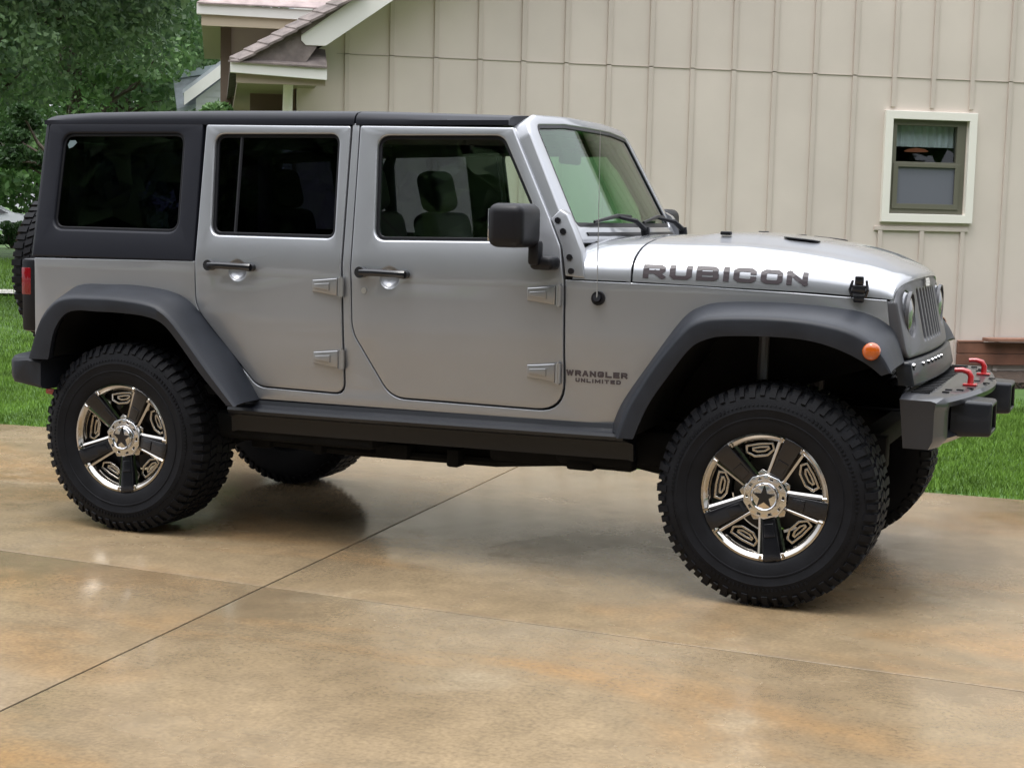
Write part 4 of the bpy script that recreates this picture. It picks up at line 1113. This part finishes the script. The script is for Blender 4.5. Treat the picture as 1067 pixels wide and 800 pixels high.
    lathe(bm, [(.001, .06), (.07, .06), (.075, .125)], 32, lambda r_, a_, th: T(r_*math.cos(th), a_, r_*math.sin(th)))
    obj('brake_disc', bm, mat('brake', (.09, .085, .08), .5, .7), parent, smooth=40)
    # black spoke inserts
    for k in range(5):
        c = math.radians(-8+72*k); bm = B()
        def f_(u, v, d):
            y_ = interp(u, [(.06, .022), (.10, .014), (.16, .002), (.215, -.010), (.245, -.014)])
            return T(u*math.cos(c)-v*math.sin(c), y_+d, u*math.sin(c)+v*math.cos(c))
        panel(bm, [(.085, -.025), (.243, -.036), (.2465, 0), (.243, .036), (.085, .025)], [], f_, .02, bev=.004, cu=[.1, .16, .215])
        panel(bm, [(.105, -.018), (.155, -.021), (.155, .021), (.105, .018)], [], lambda u, v, d: f_(u, v, d-.004), .006, bev=.002, cu=[.13])
        obj('spoke_insert', bm, insertm, parent, smooth=30)
    # hub cap with star
    bm = B()
    oc = [(.088*math.cos(a), .088*math.sin(a)) for a in np.linspace(0, 2*np.pi, 11)[:-1]+.3]
    F_ = lambda y0: (lambda u, v, d: T(u, y0+d, v))
    holes = [fillet([( (.070+du)*math.cos(a)-dv*math.sin(a), (.070+du)*math.sin(a)+dv*math.cos(a)) for du, dv in ((-.004, -.007), (.005, -.007), (.005, .007), (-.004, .007))]) for a in np.linspace(0, 2*np.pi, 11)[:-1]]
    panel(bm, oc, holes, F_(.008), .03, bev=.004, hbev=.0015)
    lathe(bm, [(.056, .010), (.054, -.004), (.049, -.010), (.046, -.008), (.044, -.002), (.02, -.004), (.001, -.005)], 40, lambda r_, a_, th: T(r_*math.cos(th), a_, r_*math.sin(th)))
    hc = obj('hub_cap', bm, bright, parent, smooth=35)
    bm = B(); bm2 = [(rr*math.cos(a), rr*math.sin(a)) for k in range(10) for rr, a in [((.046, .019)[k % 2], math.pi/2+k*math.pi/5)]]
    panel(bm, bm2, [], F_(-.0085), .006, bev=.001); obj('star', bm, insertm, hc, smooth=0)
def copy_tree(o, parent, M):
    c = o.copy(); COL.objects.link(c); c.parent = parent
    if M is not None: c.matrix_local = M
    for ch in [k for k in bpy.data.objects if k.parent == o]:
        copy_tree(ch, c, None)
    return c
carI = WM[car.name].inverted()
w0 = empty('wheel', parent=car, mat=Matrix.Translation((0, -.860, RT)) @ Matrix.Rotation(R(2), 4, 'Y'))
wheel_parts(w0)
spots = [(2.947, -.860, RT, 0, 0), (0, .860, RT, math.pi, 20), (2.947, .860, RT, math.pi, 50)]
for x, y, z, rz, spin in spots:
    copy_tree(w0, car, carI @ Matrix.Translation((x, y, z)) @ Matrix.Rotation(rz, 4, 'Z') @ Matrix.Rotation(R(spin), 4, 'Y'))
sp_ = copy_tree(w0, car, carI @ Matrix.Translation((-.985, 0, 1.135)) @ Matrix.Rotation(-math.pi/2, 4, 'Z')); sp_['label'] = 'spare wheel on the tailgate'
bm = B(); box(bm, (-.66, 0, 1.12), (.2, .3, .3), .03); obj('spare_carrier', bm, trimblack, car)
# --- front bumper
def brow(yv):
    ay = abs(yv)
    xf = 3.685-.20*ay**1.9
    return xf
bm = B(); rings = []
for y in sorted(list(np.linspace(-.77, .77, 27))+[-.672, -.668, .668, .672]):
    xf = brow(y); ay = abs(y); zt = .842-.010*max(0, ay-.4); xb = 3.42
    zb = .645+.0*ay; r = .055 if ay < .67 else .004; k = .012 if ay > .765 else 0
    rings.append([(xb, y, zt-k), (xf-.03, y, zt-k), (xf-.010, y, zt-.006-k), (xf-k, y, zt-.022), (xf-.002-k, y, zt-.040), (xf-r-k, y, zt-.052), (xf-r-k, y, zb+.05), (xf-.004-k-(r*.3), y, zb+.03), (xf-.03-r*.5, y, zb), (xb+.02, y, zb)])
grid(bm, rings, closed=True, cap=True)
fb = obj('front_bumper', bm, mat('bumper_black', (.010, .011, .015), .34, 0, .35, bump=(300, .03, .0005), spec=.5), car, smooth=32)
bm = B()   # tread strips and bolt holes on top
bm.free()
for y in np.linspace(-.62, .62, 20):
    bm = B(); box(bm, (3.475, y, .8425), (.07, .018, .004), .001, 1); obj('grip_slot', bm, under, fb, smooth=0)
for y, x in [(-.56, 3.56), (-.45, 3.60), (-.47, 3.56), (-.36, 3.63), (-.12, 3.665), (-.05, 3.62), (.1, 3.665), (.22, 3.63), (.36, 3.62), (.42, 3.58), (.5, 3.58), (.6, 3.54)]:
    bm = B(); box(bm, (x, y, .843), (.026, .022, .004), .001, 1); obj('bolt_hole', bm, under, fb, smooth=0)
for sg in (-1, 1):
    bm = B()
    o_ = fillet([(-.115, -.075, .02), (.115, -.075, .02), (.105, .07, .02), (-.105, .07, .02)])
    xc = brow(.41)-.025
    panel(bm, o_, [offset(o_ if area2(o_) > 0 else o_[::-1], .022)], lambda u, v, d: (xc+.105-d, sg*.41+u*(1-.12*(1-min(1, d/.1))), .742+v*(1-.10*(1-min(1, d/.1)))), .15, bev=.012, hbev=.006)
    pod = obj('fog_light_housing', bm, satin, fb, smooth=35)
    bm = B(); panel(bm, offset(o_ if area2(o_) > 0 else o_[::-1], .015), [], lambda u, v, d: (xc+.03-d, sg*.41+u, .745+v), .02, bev=0)
    rg = []
    obj('housing_back', bm, under, pod)
    bm = B(); lathe(bm, [(.001, .03), (.03, .027), (.042, .015), (.045, 0)], 20, lambda r_, a_, th: (xc+.03+a_, sg*.41+r_*math.cos(th), .745+r_*math.sin(th)))
    obj('fog_light', bm, lensglass, pod, smooth=60)
    bm = B(); hx = brow(.25)-.075; y = sg*.25
    tube(bm, [(hx+.02, y, .840), (hx+.022, y, .878), (hx+.012, y, .895), (hx-.012, y, .902), (hx-.042, y, .900)], [.013, .012, .012, .011, .010], 12)
    box(bm, (hx+.02, y, .846), (.055, .05, .010), .004)
    obj('tow_hook', bm, redpaint, fb)
# --- rear bumper, hook, tail lights
bm = B(); rings = []
for y in (-.925, -.915, -.88, -.8, -.7, -.4, 0, .4, .7, .8, .88, .915, .925):
    cx = interp(abs(y), [(.4, 0), (.7, .02), (.8, .05), (.88, .09), (.925, .125)])
    k = .02 if abs(y) > .92 else (.006 if abs(y) > .9 else 0)
    rings.append([(-.40, y, .768-k), (-.60+cx, y, .778-k), (-.675+cx+k, y, .772-k), (-.692+cx+k, y, .75), (-.692+cx+k, y, .68), (-.675+cx+k, y, .650+k), (-.40, y, .628+k)])
grid(bm, rings, closed=True, cap=True); rb_ = obj('rear_bumper', bm, flareblack, car, smooth=30)
bm = B(); tube(bm, [(-.50, -.55, .615), (-.60, -.55, .612), (-.66, -.55, .60), (-.66, -.55, .57), (-.60, -.55, .565), (-.52, -.55, .575)], .016, 8); obj('tow_hook', bm, rusty, rb_)
for sg in (-1, 1):
    bm = B(); box(bm, (-.600, sg*.685, 1.045), (.085, .15, .34), .015); t = obj('tail_light', bm, trimblack, car, smooth=30)
    bm = B(); box(bm, (-.612, sg*.687, 1.11), (.056, .152, .13), .008); obj('red_lens', bm, redlens, t, smooth=30)
# --- mirrors
for sg in (-1, 1):
    mr = empty('mirror', (1.98, sg*.78, 1.30), parent=car)
    bm = B(); box(bm, (1.935, sg*.965, 1.432), (.15, .225, .172), .038, 4)
    mh = obj('mirror_housing', bm, trimblack, mr, smooth=60)
    bm = B(); box(bm, (1.862, sg*.965, 1.432), (.006, .175, .125), .002); obj('mirror_glass', bm, bright, mh)
    bm = B(); box(bm, (1.985, sg*.86, 1.325), (.05, .06, .10), .015); box(bm, (2.01, sg*.815, 1.285), (.10, .11, .055), .02, 3)
    obj('mirror_arm', bm, trimblack, mr, smooth=40)
# --- antenna
bm = B(); ax, az = 2.228, 1.151; ay = hw(ax, az)
tube(bm, [(ax, -(ay-.002), az), (ax, -(ay+.010), az)], .028, 18); tube(bm, [(ax, -(ay+.008), az), (ax, -(ay+.022), az+.004)], .016, 12)
an = obj('antenna_base', bm, trimblack, car)
bm = B(); tube(bm, [(ax, -(ay+.018), az), (ax, -(ay+.02), az+.04), (ax-.006, -(ay+.02), az+.66)], [.0045, .0022, .0010], 6); obj('antenna_mast', bm, mat('antenna_steel', (.35, .35, .35), .4, .8), an)
# --- interior
def seat(x, y, wid=.46):
    s_ = empty('front_seat' if wid < .6 else 'rear_seat', (x, y, .7), parent=car)
    bm = B(); box(bm, (x+.30, y, .92), (.50, wid, .16), .05, 3); obj('cushion', bm, seatm, s_, smooth=60)
    bm = B(); Mr = Matrix.Rotation(R(-14), 3, 'Y'); box(bm, (x, y, 1.20), (.13, wid, .56), .05, 3, Mr); obj('backrest', bm, seatm, s_, smooth=60)
    for yy in ([y] if wid < .6 else [y-.4, y+.4]):
        bm = B(); box(bm, (x-.085, yy, 1.575), (.11, .26, .20), .045, 4, Mr); tube(bm, [(x-.06, yy-.06, 1.4), (x-.08, yy-.06, 1.55)], .008, 6); tube(bm, [(x-.06, yy+.06, 1.4), (x-.08, yy+.06, 1.55)], .008, 6)
        obj('headrest', bm, seatm, s_, smooth=60)
seat(1.055, -.37); seat(1.055, .37); seat(.16, 0, 1.2)
bm = B(); box(bm, (2.0, 0, 1.20), (.34, 1.38, .30), .06, 3); box(bm, (1.98, 0, 1.36), (.3, 1.1, .04), .015); box(bm, (1.88, .38, 1.37), (.12, .3, .08), .03)
obj('dashboard', bm, seatm, car, smooth=60)
bm = B(); lathe(bm, [(.185+.015*math.cos(a), .015*math.sin(a)) for a in np.linspace(0, 2*np.pi, 9)], 32, lambda r_, a_, th: Vector((1.74, .37, 1.27))+Matrix.Rotation(R(25), 3, 'Y') @ Vector((a_, r_*math.cos(th), r_*math.sin(th))))
tube(bm, [(1.74, .37, 1.27), (1.95, .37, 1.17)], .03, 8); box(bm, (1.74, .37, 1.27), (.03, .34, .05), .01); obj('steering_wheel', bm, trimblack, car)
bm = B()
for y in (-.60, .60):
    tube(bm, [(.60, y*1.08, .7), (.60, y*1.06, 1.3), (.58, y, 1.70), (.62, y*.97, 1.775), (1.2, y*.95, 1.79), (1.78, y*.95, 1.79), (1.86, y*1.0, 1.70), (2.05, y*1.1, 1.38)], .032, 10)
    tube(bm, [(.60, y*.97, 1.775), (-.35, y, 1.72), (-.45, y*1.08, 1.2)], .03, 8)
tube(bm, [(.60, -.58, 1.77), (.60, .58, 1.77)], .03, 8); tube(bm, [(1.80, -.57, 1.79), (1.80, .57, 1.79)], .03, 8)
obj('roll_bar', bm, seatm, car)
bm = B(); box(bm, (1.80, 0, 1.735), (.03, .24, .065), .015); tube(bm, [(1.80, 0, 1.75), (1.87, 0, 1.80)], .01, 6); obj('rear_view_mirror', bm, trimblack, car)
